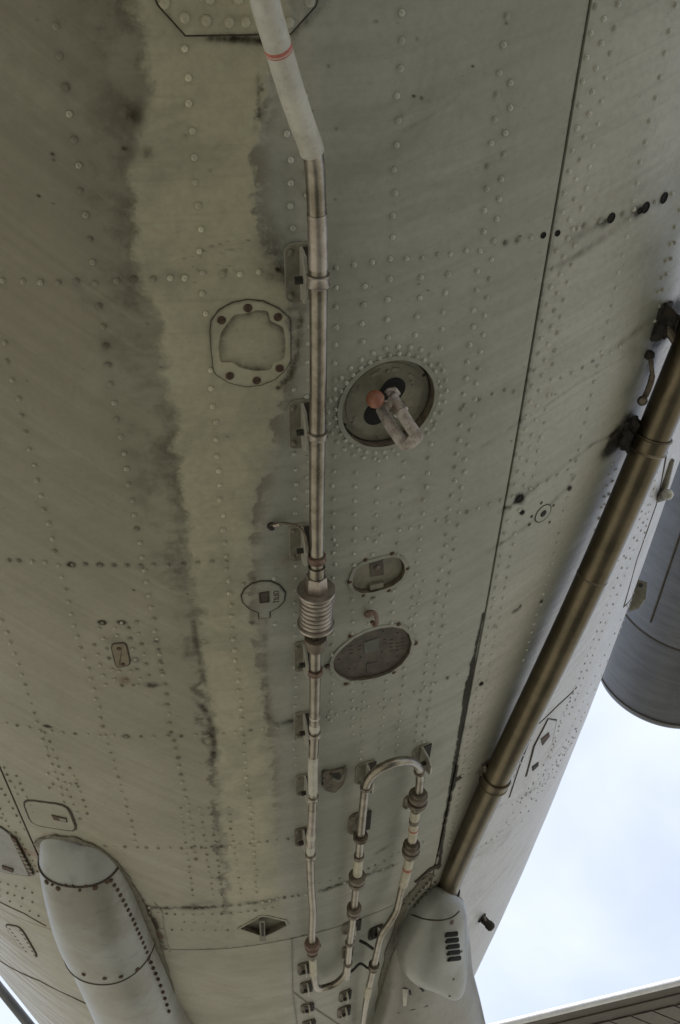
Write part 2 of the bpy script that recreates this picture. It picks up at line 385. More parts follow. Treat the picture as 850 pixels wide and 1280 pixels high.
# seams and panels: (name, label, theta0, theta1, Y0, Y1, offset)
TS, TL = math.radians(28.0), math.radians(-12.65); YD = 2.514
PANELS = [('belly_panel', 'long grimy belly panel carrying the small pipes', TL, TS, -.6, YD, 0.0),
          ('side_panel', 'riveted panel right of the long dark seam', TS, math.radians(100), -.6, YD, .0015),
          ('side_panel', 'riveted panel at the far left beyond the short seam', math.radians(-100), TL, -.6, YD, .001),
          ('rear_belly_panel', 'darker belly panel beyond the curved cross seam', math.radians(-8), math.radians(28), YD, 9.0, -.001),
          ('rear_side_panel', 'pale streaked flank panel beyond the cross seam on the right', math.radians(28), math.radians(100), YD, 9.0, 0.0),
          ('rear_side_panel', 'brown streaked flank panel beyond the left fairing', math.radians(-100), math.radians(-8), YD, 9.0, 0.0)]
ys = []
for y in np.arange(-70, 1282, 2.0): ys.append(H(393, y)[1])
ys = np.array(sorted(ys)); GY = np.concatenate([np.linspace(-.6, ys[0]-.01, 12), ys, np.linspace(ys[-1]+.03, 9.0, 110)])
GT = np.radians(np.concatenate([np.arange(-100, -46, 1.0), np.arange(-46, 70, .2), np.arange(70, 100.1, 1.0)]))
DIRT = np.zeros((len(GT), len(GY)), np.float32); RUST = np.zeros_like(DIRT)
GTH, GYY = np.meshgrid(GT, GY, indexing='ij')
def blob(px, py, rx, amt, ry=None, ang=0.0, A=None, p=2.0):
    """grime of rx by ry metres round a spot; ang in degrees turns it on the skin"""
    th, Y, t = H(px, py); blob_s(th, Y, rx, amt, ry, ang, A, p)
def blob_s(th, Y, rx, amt, ry=None, ang=0.0, A=None, p=2.0):
    A = DIRT if A is None else A; ry = ry or rx; R = 2.6*max(rx, ry)
    i0, i1 = np.searchsorted(GT, [th-R/R0, th+R/R0]); j0, j1 = np.searchsorted(GY, [Y-R, Y+R])
    if i1 <= i0 or j1 <= j0: return
    ds = (GTH[i0:i1, j0:j1]-th)*R0; dy = GYY[i0:i1, j0:j1]-Y; c, s = math.cos(math.radians(ang)), math.sin(math.radians(ang))
    u = (ds*c+dy*s)/rx; v = (-ds*s+dy*c)/ry
    A[i0:i1, j0:j1] += amt*np.exp(-(np.sqrt(u*u+v*v)**p))
def smear(pts, wid, amt, A=None, taper=False):
    """line of grime through photo points"""
    q = [H(*p)[:2] for p in pts]; L = []
    for a, b in zip(q[:-1], q[1:]):
        d = math.hypot((b[0]-a[0])*R0, b[1]-a[1]); n = max(2, int(d/(wid*.6)))
        for k in range(n): L.append((a[0]+(b[0]-a[0])*k/n, a[1]+(b[1]-a[1])*k/n))
    for k, (th, Y) in enumerate(L):
        f = 1-k/len(L) if taper else 1
        blob_s(th+rng.normal(0, wid*.15)/R0, Y+rng.normal(0, wid*.15), wid*(.7+.6*rng.random()), amt*f*(.5+.8*rng.random())*.62, A=A)

# ---- holes cut in the skin for the recessed plates
CIRC_M, _ = frame(486, 506)
HOLES = []
def hole(M, outline): HOLES.append((M, outline)); return outline
disc_o = hole(CIRC_M, circ(.079, 56))
OV_M, _ = frame(473, 717)
ov_px = [(441, 722), (440, 730), (443, 737), (452, 741), (466, 740), (480, 736), (492, 731), (502, 723), (506, 714), (505, 705), (500, 698), (491, 696), (480, 698), (466, 702), (453, 706), (445, 712)]
ov_o = hole(OV_M, loc(OV_M, ov_px))
BG_M, _ = frame(465, 817)
bg_px = [(416, 826), (417, 836), (424, 844), (436, 850), (452, 850), (470, 847), (488, 840), (502, 829), (511, 816), (514, 803), (511, 792), (503, 785), (490, 783), (475, 785), (458, 790), (442, 798), (427, 810), (419, 819)]
bg_o = hole(BG_M, loc(BG_M, bg_px))
DI_M, _ = frame(329, 1159)
di_px = [(300, 1160), (326, 1146), (334, 1146), (356, 1151), (358, 1156), (340, 1166), (331, 1170), (322, 1168)]
di_o = hole(DI_M, loc(DI_M, di_px))
SM_M, _ = frame(678, 641)
def inside(px, py, poly):
    r = np.zeros(px.shape, bool); n = len(poly)
    for i in range(n):
        x1, y1 = poly[i]; x2, y2 = poly[(i+1) % n]
        c = ((y1 > py) != (y2 > py)) & (px < (x2-x1)*(py-y1)/((y2-y1) or 1e-12)+x1); r ^= c
    return r

# ------------------------------------------------------------------ rivet rows (theta, Y, radius)
RIV = []
SEAMS_CLEAR = []
def Yof(px, py): return H(px, py)[1]
def rowL(pts, r=.0040, sp=.030, y1=None, ph=0.0, halo=.16):
    """row along the hull through photo points"""
    q = [H(*p)[:2] for p in pts]; q.sort(key=lambda a: a[1])
    Ya = np.array([a[1] for a in q]); Ta = np.array([a[0] for a in q]); y = Ya[0]+ph*sp; ye = y1 or Ya[-1]
    while y < ye:
        RIV.append((float(np.interp(y, Ya, Ta))+rng.normal(0, .0012)/R0, y+rng.normal(0, .0010), r*(1+rng.normal(0, .05)), halo)); y += sp
def rowC(pts, r=.0038, sp=.025, halo=.35):
    """row round the hull through photo points"""
    q = [H(*p)[:2] for p in pts]
    for a, b in zip(q[:-1], q[1:]):
        n = max(1, round(math.hypot((b[0]-a[0])*R0, b[1]-a[1])/sp))
        for k in range(n): RIV.append((a[0]+(b[0]-a[0])*k/n+rng.normal(0, .001)/R0, a[1]+(b[1]-a[1])*k/n+rng.normal(0, .001), r*(1+rng.normal(0, .06)), halo))
def rowT(deg, y0, y1, r=.0038, sp=.030, ph=0.0, halo=.2):
    y = y0+ph*sp
    while y < y1: RIV.append((math.radians(deg)+rng.normal(0, .001)/R0, y+rng.normal(0, .001), r, halo)); y += sp
# left field
rowL([(70, 33), (98, 210), (125, 381), (143, 501), (168, 642), (183, 726), (205, 849), (218, 933), (236, 1011), (246, 1080)], .0044, .0305, halo=.5)
rowL([(231, 20), (231, 58), (239, 163), (247, 261), (255, 368), (258, 400), (265, 488), (272, 574), (281, 684), (293, 814), (301, 885), (307, 961), (321, 1100)], .0044, .030, ph=.1)
rowL([(4, 428), (22, 497), (43, 582), (69, 690), (93, 780), (116, 857), (136, 932), (162, 1020), (172, 1060)], .0040, .030)
rowL([(2, 776), (27, 840), (44, 896), (73, 979), (84, 1010)], .0040, .030)
rowL([(50, 905), (67, 940), (85, 990), (103, 1030)], .0038, .030)
# centre
rowL([(362, 167), (364, 287)], .0042, .030); rowL([(367, 486), (369, 589), (370, 720), (369, 800), (368, 960)], .0036, .030)
rowL([(383, 121), (384, 260)], .0040, .030); rowL([(384, 406), (384, 520), (384, 640)], .0036, .030)
rowL([(419, 335), (420, 385), (419, 455), (419, 500)], .0042, .030); rowL([(417, 570), (416, 631), (417, 681), (416, 760), (413, 900)], .0040, .030)
rowL([(455, 356), (452, 440)], .0042, .030); rowL([(445, 590), (443, 659), (440, 770), (440, 920)], .0040, .030)
rowL([(503, 15), (497, 152), (491, 270), (486, 354), (483, 440)], .0044, .0305); rowL([(473, 575), (469, 658), (462, 760), (455, 870), (450, 960)], .0040, .030)
rowL([(524, 348), (519, 430)], .0042, .030); rowL([(505, 578), (500, 647), (490, 760), (482, 860), (474, 940)], .0040, .030)
rowL([(559, 342), (550, 440), (536, 572), (529, 639), (516, 740), (504, 850), (494, 950)], .0042, .030)
rowL([(640, 104), (620, 271), (608, 380), (595, 486), (580, 590), (566, 690), (553, 780), (540, 860), (529, 930)], .0043, .0302)
rowL([(633, 22), (620, 122), (608, 233), (594, 372), (579, 499), (568, 590), (555, 690), (540, 790), (528, 860), (518, 930)], .0043, .0302)
rowL([(530, 719), (520, 770), (510, 830)], .0038, .030, ph=.5)
# by the long seam
rowL([(744, 8), (732, 74), (718, 162), (706, 242), (690, 339), (675, 426), (664, 487), (652, 558), (640, 620), (628, 680), (613, 770), (598, 850), (580, 950), (560, 1060)], .0040, .0300)
rowL([(755, 22), (743, 86), (734, 145), (719, 226), (710, 281), (695, 369), (684, 431), (673, 490), (661, 560), (648, 640), (637, 700), (620, 790), (604, 870), (584, 970)], .0040, .0300)
rowL([(772, 5), (760, 71), (744, 158), (730, 237), (713, 332), (700, 397), (690, 458), (678, 530), (665, 600)], .0040, .0300)
rowL([(843, 7), (823, 98), (805, 181), (794, 231), (780, 298), (767, 363), (754, 421), (738, 495), (723, 562), (706, 626), (692, 690), (672, 760), (652, 830)], .0040, .0300)
rowL([(842, 284), (831, 326), (817, 384)], .0038, .0300); rowL([(848, 262), (838, 322), (826, 370), (815, 410)], .0038, .0300)
rowL([(765, 579), (755, 620), (744, 659), (700, 780), (660, 860)], .0036, .0300, halo=.7); rowL([(771, 581), (762, 610), (752, 640)], .0036, .0300, ph=.4, halo=.7)
# flank right of the big pipe
for a, b in (([(806, 617), (796, 660), (770, 725), (745, 790), (722, 850), (700, 905)], .0034), ([(812, 620), (800, 662), (777, 727), (753, 785), (731, 842), (710, 895)], .0034),
             ([(790, 740), (768, 790), (745, 840), (722, 890), (700, 940), (676, 990), (650, 1030)], .0034), ([(795, 742), (775, 792), (752, 842), (730, 888), (708, 930), (690, 975)], .0034),
             ([(671, 905), (655, 940), (640, 975), (625, 1000)], .0034), ([(700, 905), (685, 945), (668, 975), (645, 1010), (620, 1045)], .0034), ([(820, 590), (810, 640), (802, 680)], .0034),
             ([(716, 862), (700, 900), (690, 940), (672, 985), (655, 1010)], .0034)):
    rowL(a, b, .030, halo=.8)
for a in ([(757, 715), (772, 700), (786, 688)], [(660, 985), (690, 955), (715, 920), (735, 880)], [(640, 1005), (668, 985), (700, 950), (722, 915)], [(594, 1062), (620, 1045), (650, 1015), (690, 965), (712, 930), (724, 905)]): rowC(a, .0032, .028, .8)
# frames round the hull
rowC([(-6, 352), (4, 352), (97, 352), (193, 349), (253, 345), (300, 342), (345, 338)], .0043, .0245, .6)
rowC([(419, 335), (488, 325), (547, 318), (581, 313), (631, 303), (679, 294), (697, 290), (763, 272), (829, 247), (848, 238)], .0040, .0250, .5)
rowC([(-5, 699), (40, 702), (125, 706), (210, 706), (266, 702), (300, 700)], .0040, .0250, .7)
rowC([(420, 681), (458, 673), (495, 664), (546, 650), (584, 639), (625, 625), (650, 616), (696, 594), (722, 580)], .0038, .0250, .4)
rowC([(-6, 902), (36, 909), (93, 917), (158, 920), (244, 919), (329, 911), (365, 906)], .0038, .0260, .7)
rowC([(410, 896), (432, 890), (474, 879), (518, 865), (559, 848), (586, 838)], .0038, .0260, .4)
rowC([(643, 490), (667, 482), (700, 472), (740, 452), (785, 425)], .0036, .0260, .4)
rowC([(580, 506), (600, 500), (646, 480)], .0036, .0260, .4)
rowC([(105, 1056), (170, 1059), (240, 1060), (300, 1056), (345, 1050), (375, 1046)], .0040, .0250, 1.3)
rowC([(187, 1134), (230, 1135), (267, 1134), (310, 1131), (346, 1123), (401, 1114), (440, 1100), (497, 1079)], .0046, .022, 1.8)
rowC([(187, 1140), (230, 1143), (300, 1141), (350, 1133)], .0038, .024, 1.0)
rowC([(190, 1160), (240, 1163), (300, 1162)], .0034, .03, .6); rowC([(230, 1153), (285, 1152)], .0034, .03, .6)
rowC([(400, 1104), (450, 1090), (500, 1066), (540, 1046)], .0034, .026, .6)
# aft belly stubs and left field
for x in (225, 250, 262, 285): rowL([(x, 1010), (x+8, 1060), (x+16, 1120)], .0034, .030, halo=.5)
rowL([(310, 980), (316, 1060), (321, 1120)], .0036, .030, halo=.5)
# far left
for a in ([(2, 985), (16, 1010), (34, 1045)], [(0, 1010), (14, 1040), (26, 1062), (44, 1090)], [(20, 970), (38, 1005), (48, 1030)], [(0, 1102), (30, 1110), (50, 1120)], [(0, 1112), (28, 1122), (54, 1132)], [(62, 985), (70, 975), (80, 978)],
          [(88, 960), (96, 980), (104, 1000)], [(95, 975), (104, 1000), (112, 1025)], [(5, 960), (25, 1000)], [(60, 967), (100, 985)], [(0, 1120), (26, 1132), (60, 1150)], [(2, 1022), (20, 1040), (40, 1075), (50, 1095)]): rowC(a, .0036, .028, .9)
# rings of rivets round the recessed disc
for rr, n in ((.0895, 35), (.1015, 31)):
    for k in range(n):
        a = 2*PI*(k+.25*(rr > .1))/n; p = CIRC_M @ Vector((rr*math.cos(a), rr*math.sin(a), 0)); v, th = F(np.array(p)[None]); RIV.append((float(th[0]), p.y, .0040, .15))
# rivets round the little oval plug on the left
PLG_M, _ = frame(151, 818)
for (x, y) in [(128, 778), (152, 778), (171, 777), (190, 771), (124, 785), (143, 785), (161, 785), (129, 798), (146, 794), (163, 798), (173, 792), (193, 785), (196, 798), (118, 806), (133, 811), (166, 811), (177, 805), (181, 818), (198, 812), (122, 818), (136, 823), (169, 824), (183, 830), (125, 831), (140, 837), (149, 839), (163, 839), (171, 837), (200, 826), (129, 844), (143, 849), (158, 850), (175, 848), (186, 844), (132, 856), (152, 857), (166, 857), (172, 856), (202, 838)]:
    th, Y, t = H(x, y); RIV.append((th, Y, .0036, .45 + .4*rng.random()))
# ring round the keyhole cover, ovals and the big plate
for (x, y) in [(304, 730), (316, 724), (343, 723), (352, 728), (353, 738), (312, 765), (315, 779), (345, 765), (344, 780), (306, 752), (360, 745)]:
    th, Y, t = H(x, y); RIV.append((th, Y, .0042, .5))
def panel_of(th, Y):
    for k, (nm, lb, a, b, c, d, off) in enumerate(PANELS):
        if a <= th < b and c <= Y < d: return k
    return None
# keep rivets off the cut-outs, seams and covers
CLEAR = [(frame(313, 428)[0], loc(frame(313, 428)[0], [(262, 400), (282, 380), (310, 373), (345, 380), (365, 402), (366, 450), (348, 476), (313, 483), (280, 470), (262, 455)])),
         (frame(330, 748)[0], loc(frame(330, 748)[0], [(303, 740), (312, 728), (330, 724), (350, 730), (357, 745), (345, 763), (337, 773), (322, 773), (310, 762)])),
         (PLG_M, loc(PLG_M, [(138, 806), (150, 803), (161, 815), (163, 830), (150, 835), (140, 825)])),
         (frame(250, 15)[0], loc(frame(250, 15)[0], [(190, -40), (200, 10), (232, 44), (362, 42), (400, 5), (410, -40)]))]
HOLE_PX = [(763, 272, .0085), (806, 259, .0095), (799, 263, .0055), (829, 247, .0095), (649, 623, .0085), (652, 640, .0050), (711, 610, .0050), (696, 291, .005), (679, 294, .005), (601, 854, .0055), (678, 641, .021)]
HOLE_TY = [(*H(x, y)[:2], r) for x, y, r in HOLE_PX]
def blocked(th, Y, r):
    p = Vector(S(th, Y))
    for a, b, c in HOLE_TY:
        if math.hypot((a-th)*R0, b-Y) < r+c+.001: return True
    for M, o in HOLES+CLEAR:
        q = M.inverted() @ p
        if abs(q.z) < .1 and inside(np.array([q.x]), np.array([q.y]), grow(o, r+.002))[0]: return True
    if abs(Y-YD) < .009 or (Y < YD and (abs(th-TS)*R0 < .008 or abs(th-TL)*R0 < .008)): return True
    return False
keep = []; cell = {}
for (th, Y, r, ha) in RIV:
    if blocked(th, Y, r): continue
    key = (int(th*R0/.012), int(Y/.012)); bad = False
    for dx in (-1, 0, 1):
        for dy in (-1, 0, 1):
            for (t2, y2) in cell.get((key[0]+dx, key[1]+dy), ()):
                if math.hypot((t2-th)*R0, y2-Y) < .0085: bad = True
    if bad: continue
    cell.setdefault(key, []).append((th, Y)); keep.append((th, Y, r, ha))
RIV = keep
RD = []
for (th, Y, r, ha) in RIV:
    u = rng.random(); r *= .84; ha = ha*(2.2 if Y < .8 else 1.4) if th < math.radians(5) else ha; a = ha*(u**2.5)*2.2; a = min(a, .8); RD.append(min(.55, a*.7) if a > .35 else -.5*rng.random()**.5)  # values below zero paint a highlight on the rivet head
    blob_s(th, Y, r*1.7, a, r*1.9)
# ------------------------------------------------------------------ grime on the skin
smear([(565, 985), (570, 950), (579, 900), (588, 850), (592, 825)], .0048, 7.0); smear([(580, 885), (585, 850)], .005, 2.0); smear([(548, 1085), (555, 1030), (565, 980)], .006, 1.6); smear([(591, 830), (597, 800), (605, 765)], .004, 1.5)
smear([(736, 0), (697, 255), (654, 511), (606, 767)], .004, .35)
smear([(187, 1186), (284, 1184), (381, 1169), (451, 1147), (484, 1136)], .006, .5)
for (x, y, rx, ry, am, an) in [(800, 408, .05, .014, .7, -14), (775, 428, .05, .010, .4, -14), (840, 395, .04, .035, 2.2, 0), (826, 412, .03, .04, 2.0, 0), (775, 540, .030, .05, 1.8, 25), (768, 552, .035, .02, 1.2, 0), (812, 455, .02, .025, 1.2, 0), (790, 440, .04, .03, .5, -20),
                                (762, 560, .05, .02, .7, -10), (603, 960, .03, .02, 1.2, 0), (573, 972, .014, .012, 2.0, 0), (760, 274, .016, .010, .8, -14), (803, 260, .020, .013, .9, -14), (826, 249, .018, .014, .9, -14),
                                (649, 623, .009, .016, 2.4, -40), (655, 613, .03, .025, .35, -30), (652, 640, .006, .010, 1.6, -40), (711, 610, .006, .010, 1.8, -40), (644, 763, .012, .008, 1.5, 0), (676, 752, .006, .008, 1.8, 0), (650, 757, .005, .006, 1.4, 0), (617, 782, .007, .009, 1.2, 0), (601, 854, .006, .009, 2.0, -30),
                                (447, 310, .02, .02, .0, 0), (184, 130, .014, .010, .42, 0), (174, 146, .012, .012, .4, 0), (168, 110, .02, .03, .3, 0), (186, 191, .008, .009, 1.3, 0), (163, 147, .014, .016, .9, 0), (163, 192, .012, .014, .8, 0), (88, 706, .008, .006, 1.7, 0), (125, 706, .006, .005, 1.4, 0), (59, 908, .010, .006, 1.8, 0), (158, 921, .012, .007, 1.3, 0), (200, 880, .018, .010, .5, 0),
                                (128, 778, .009, .006, 1.6, 0), (152, 778, .009, .006, 1.6, 0), (140, 800, .026, .016, .8, 0), (158, 835, .03, .02, .35, 0), (190, 856, .014, .009, 1.5, 0), (170, 824, .013, .011, 1.0, 0),
                                (472, 1104-20, .022, .010, .9, -30), (478, 1062, .035, .013, 1.0, -25), (443, 1030, .03, .03, .9, 0), (478, 965, .02, .02, .3, 0), (400, 975, .05, .035, .45, 0), (372, 905, .03, .035, .8, 0), (376, 978, .03, .03, .6, 0), (378, 1045, .03, .03, .9, 0),
                                (365, 320, .02, .05, .5, 0), (343, 300, .022, .035, .38, 0), (335, 270, .014, .03, .35, 0), (352, 345, .02, .014, .5, 0), (372, 385, .022, .012, 1.0, 0), (340, 330, .03, .03, .6, 0), (365, 455, .006, .05, .3, 0), (360, 690, .035, .03, .55, 0), (330, 700, .02, .02, .35, 0), (318, 660, .012, .02, .5, 0), (345, 712, .025, .014, .45, 0), (352, 655, .022, .018, .35, 0),
                                (375, 820, .02, .03, .5, 0), (418, 836, .01, .01, .5, 0), (190, 1150, .05, .05, .75, 0), (205, 1120, .03, .03, .5, 0), (196, 1170, .03, .025, .8, 0), (240, 1133, .03, .015, .8, 0), (255, 1128, .06, .012, .6, 0), (286, 1140, .05, .012, .5, 10), (329, 1150, .05, .02, .5, 0), (330, 1132, .03, .012, .6, 0),
                                (450, 960, .03, .02, .5, 0), (522, 940, .03, .02, .5, 0), (515, 1000, .03, .015, .6, 0), (600, 930, .03, .02, .5, 0), (465, 965, .04, .02, .35, 0), (520, 905, .03, .05, .3, 0), (130, 1090, .05, .03, .0, 0), (600, 1150, .02, .02, .5, 0), (45, 1060, .03, .04, .5, 0), (30, 1075, .04, .03, .4, 0),
                                (130, 715, .012, .008, .0, 0), (490, 700, .01, .006, .6, 0), (466, 747, .006, .005, 1.6, 0), (450, 738, .01, .006, .7, 0), (508, 710, .008, .006, 1.4, 0), (437, 727, .010, .008, 1.2, 0), (457, 699, .007, .006, 1.0, 0), (489, 692, .007, .005, 1.0, 0),
                                (409, 832, .008, .006, 1.6, 0), (433, 855, .010, .006, 1.3, 0), (492, 840, .010, .006, 1.2, 0), (519, 803, .008, .006, .9, 0), (438, 794, .008, .006, .8, 0), (498, 780, .008, .005, .9, 0)]:
    if am: blob(x, y, rx, am*(.8 if am < 1.5 else 1), ry, an)
smear([(696, 332), (720, 320), (750, 300), (780, 275), (800, 262)], .010, .42); smear([(690, 312), (715, 298), (745, 282), (763, 273)], .009, .36)
smear([(600, 560), (660, 520), (720, 480), (780, 445)], .004, .30); smear([(625, 640), (680, 600), (740, 555), (770, 540)], .006, .35); smear([(610, 690), (660, 655), (705, 612), (720, 590)], .008, .35)
smear([(455, 240), (480, 160), (520, 130), (560, 120)], .004, .16); smear([(500, 165), (530, 150), (575, 120)], .004, .25)
smear([(440, 1100), (470, 1090), (500, 1078)], .010, .7); smear([(401, 1114), (430, 1104), (455, 1096)], .010, .7); smear([(187, 1134), (240, 1136), (300, 1130), (350, 1124)], .012, .5)
smear([(335, 735), (332, 790), (331, 850), (334, 895), (345, 905), (370, 900)], .008, .35); smear([(376, 395), (374, 420), (371, 445), (363, 470), (345, 490)], .006, .7)
smear([(356, 60), (340, 52), (300, 50), (255, 47)], .006, .7); smear([(362, 40), (385, 25), (405, 5), (408, -20)], .007, .6); smear([(322, 95), (325, 140), (318, 165)], .004, .5)
smear([(240, 870), (258, 890), (265, 910), (268, 940), (262, 960)], .008, .6); smear([(241, 775), (245, 800), (250, 830), (258, 860)], .006, .5)
smear([(48, 1050), (72, 1044), (113, 1056), (140, 1075), (163, 1105), (186, 1142), (205, 1185)], .012, .8)
smear([(600, 1015), (640, 1000), (690, 970)], .01, .3); smear([(420, 780), (450, 775), (500, 765), (540, 750)], .006, .15)
blob(467, 800, .09, .14, .07); blob(600, 690, .02, .2, .12, 0)
for k in range(170):     # small stray spots of dirt
    x, y = rng.uniform(0, 720), rng.uniform(0, 1180); blob(x, y, rng.uniform(.0012, .0035), rng.uniform(.5, 1.4), rng.uniform(.0012, .0035))
for k in range(60):
    x, y = rng.normal(268, 26), rng.normal(325, 12); blob(x, y, .0016, .8)
for (x, y, r, a) in [(155, 850, .014, 1.0), (151, 818, .012, 1.2), (465, 770, .012, .6), (360, 700, .02, .5), (52, 1070, .03, 1.0), (60, 1045, .02, .6), (30, 1062, .02, .9), (485, 505, .03, .2), (600, 700, .01, .3), (190, 1170, .05, .7), (75, 1020, .012, .8), (560, 395, .04, .12), (685, 490, .03, .25), (690, 925, .02, .5)]:
    blob(x, y, r, a, A=RUST)

# ------------------------------------------------------------------ skin panels
def panel(k, nm, lb, a, b, c, d, off):
    gap = .0021; gc = gap if k < 3 else .0042
    ths = np.concatenate([[a+gap/R0], GT[(GT > a+gap/R0+1e-4) & (GT < b-gap/R0-1e-4)], [b-gap/R0]])
    yy = np.concatenate([[c+gc], GY[(GY > c+gc+1e-4) & (GY < d-gap-1e-4)], [d-gap]])
    th2 = np.concatenate([[ths[0]], ths, [ths[-1]]]); y2 = np.concatenate([[yy[0]], yy, [yy[-1]]])
    A, B = np.meshgrid(th2, y2, indexing='ij'); O = np.full(A.shape, off); O[0], O[-1], O[:, 0], O[:, -1] = -.008, -.008, -.008, -.008
    # sheet metal is never dead flat: slight dishing between frames and stringers
    O = O+np.where(O > -.004, .0005*np.sin(B*12.9)*np.sin(A*31+B*2), 0)
    V = SO(A.ravel(), B.ravel(), O.ravel()); nr, nc = A.shape
    idx = np.arange(nr*nc).reshape(nr, nc)
    Q = np.stack([idx[:-1, :-1], idx[1:, :-1], idx[1:, 1:], idx[:-1, 1:]], -1).reshape(-1, 4)
    ok = np.ones(nr*nc, bool)
    for M, o in HOLES:
        Mi = np.array(M.inverted()); q = V @ Mi[:3, :3].T+Mi[:3, 3]
        near = (np.abs(q[:, 2]) < .05) & (np.abs(q[:, 0]) < .2) & (np.abs(q[:, 1]) < .2)
        w_ = np.where(near)[0]
        if len(w_): ok[w_[inside(q[w_, 0], q[w_, 1], grow(o, .0005))]] = False
    Q = Q[ok[Q].all(1)]
    me = bpy.data.meshes.new(nm); me.vertices.add(len(V)); me.vertices.foreach_set('co', V.astype(np.float32).ravel())
    me.loops.add(Q.size); me.loops.foreach_set('vertex_index', Q.ravel().astype(np.int32))
    me.polygons.add(len(Q)); me.polygons.foreach_set('loop_start', np.arange(0, Q.size, 4, dtype=np.int32))
    me.polygons.foreach_set('use_smooth', np.ones(len(Q), bool)); me.update(calc_edges=True); me.validate()
    me.set_sharp_from_angle(angle=math.radians(40))
    ia = np.clip(np.searchsorted(GT, A.ravel()), 0, len(GT)-1); ib = np.clip(np.searchsorted(GY, B.ravel()), 0, len(GY)-1)
    for an, G in (('dirt', DIRT), ('rust', RUST)):
        at_ = me.attributes.new(an, 'FLOAT', 'POINT'); at_.data.foreach_set('value', np.clip(G[ia, ib], 0, 2.5).astype(np.float32))
    me.materials.append(M_skin); o = link(bpy.data.objects.new(nm, me), air); o['label'] = lb; return o
PO = [panel(k, *p) for k, p in enumerate(PANELS)]
# structure behind the skin, so gaps show dark, and the closed rest of the hull
def hull(name, mat, t0, t1, y0, y1, off, nt_=90, ny=60, parent=air):
    A, B = np.meshgrid(np.radians(np.linspace(t0, t1, nt_)), np.linspace(y0, y1, ny), indexing='ij')
    V = SO(A.ravel(), B.ravel(), np.full(A.size, off)); m = MB()
    m.add(V, [(i*ny+j, (i+1)*ny+j, (i+1)*ny+j+1, i*ny+j+1) for i in range(nt_-1) for j in range(ny-1)]); return m.build(name, mat, parent, ang=60)
hull('inner_frame', M_inner, -180, 180, -.7, 9.05, -.045, 120, 80)
hull('upper_hull', M_hull, 100, 260, -.6, 9.0, 0)
front = MB(); rings = []
for (Y, k) in [(-6.5, .05), (-6.3, .3), (-5.6, .62), (-4.5, .85), (-3, .97), (-2, 1), (-.6, 1)]:
    c = Vector((X0, Y, ZC)); rings.append([c+(Vector(S(q, -.6))-Vector((X0, -.6, ZC)))*k+Vector((0, 0, 0)) for q in np.linspace(-PI, PI, 65)[:-1]])
for r_, (Y, k) in zip(rings, [(-6.5, 0), (-6.3, 0), (-5.6, 0), (-4.5, 0), (-3, 0), (-2, 0), (-.6, 0)]):
    for p in r_: p.y = Y
front.loft(rings).build('forward_hull', M_hull, air)
rear = MB(); rings = []
for (Y, k) in [(9.0, 1), (9.8, .8), (10.6, .45), (11, .05)]:
    xc, zc, Rx, Rz = form(np.array(9.0)); c = Vector((float(xc), Y, float(zc)))
    rings.append([c+Vector((p[0]-float(xc), 0, p[2]-float(zc)))*k for p in (S(q, 9.0) for q in np.linspace(-PI, PI, 65)[:-1])])
rear.loft(rings).build('tail_cone', M_hull, air)

# ------------------------------------------------------------------ rivets
def rivet_geo(seg=10):
    prof = [(1.0, -.15), (.99, .18), (.84, .60), (.48, .90)]; vs = []; fs = []
    for r, z in prof: vs += [(r*math.cos(2*PI*k/seg), r*math.sin(2*PI*k/seg), z) for k in range(seg)]
    for i in range(len(prof)-1):
        for k in range(seg): fs.append((i*seg+k, i*seg+(k+1) % seg, (i+1)*seg+(k+1) % seg, (i+1)*seg+k))
    vs.append((0, 0, 1.0)); n = len(vs)-1; fs += [(3*seg+k, 3*seg+(k+1) % seg, n) for k in range(seg)]
    return vs, fs
rv, rf = rivet_geo(8); rme = bpy.data.meshes.new('rivet'); rme.from_pydata(rv, [], rf); rme.polygons.foreach_set('use_smooth', [True]*len(rf)); rme.materials.append(M_skin)
info = []
camf = fw
for i, (th, Y, r, ha) in enumerate(RIV):
    k = panel_of(th, Y)
    if k is None: continue
    P = S(th, Y); d = float(P @ fw); u = float(P @ rt2)/d*FPX+425; v = 640-float(P @ up2)/d*FPX
    vis = -5 < u < 855 and -5 < v < 1285
    info.append(((r/np.linalg.norm(P)) if vis else 0, i, k))
info.sort(reverse=True); single = info[:300]; rest = info[300:]
def rmat(th, Y, off, r):
    P = SO(th, Y, off); n = Vector(NRM(th, Y)); q = n.to_track_quat('Z', 'Y').to_matrix().to_4x4()
    return Matrix.Translation(P) @ q @ Matrix.Rotation(rng.random()*6.28, 4, 'Z') @ Matrix.Diagonal((r, r, r*(.85+.25*rng.random()), 1))
for (_, i, k) in single:
    th, Y, r, ha = RIV[i]; o = link(bpy.data.objects.new('rivet', rme), PO[k], rmat(th, Y, PANELS[k][6], r)); o['dirt'] = float(RD[i])
V = []; Fc = []; D = []
RV = np.array(rv)
for (_, i, k) in rest:
    th, Y, r, ha = RIV[i]; M = np.array(rmat(th, Y, PANELS[k][6], r)); b = len(V)*len(rv)
    V.append(RV @ M[:3, :3].T+M[:3, 3]); Fc += [tuple(q+b for q in f) for f in rf]; D += [RD[i]]*len(rv)
me = bpy.data.meshes.new('rivet_rows'); me.from_pydata(np.concatenate(V).tolist(), [], Fc); me.polygons.foreach_set('use_smooth', [True]*len(Fc))
a_ = me.attributes.new('dirt', 'FLOAT', 'POINT'); a_.data.foreach_set('value', D); me.materials.append(M_skin)
o = link(bpy.data.objects.new('rivet_rows', me), air); o['kind'] = 'stuff'
print('rivets', len(info))

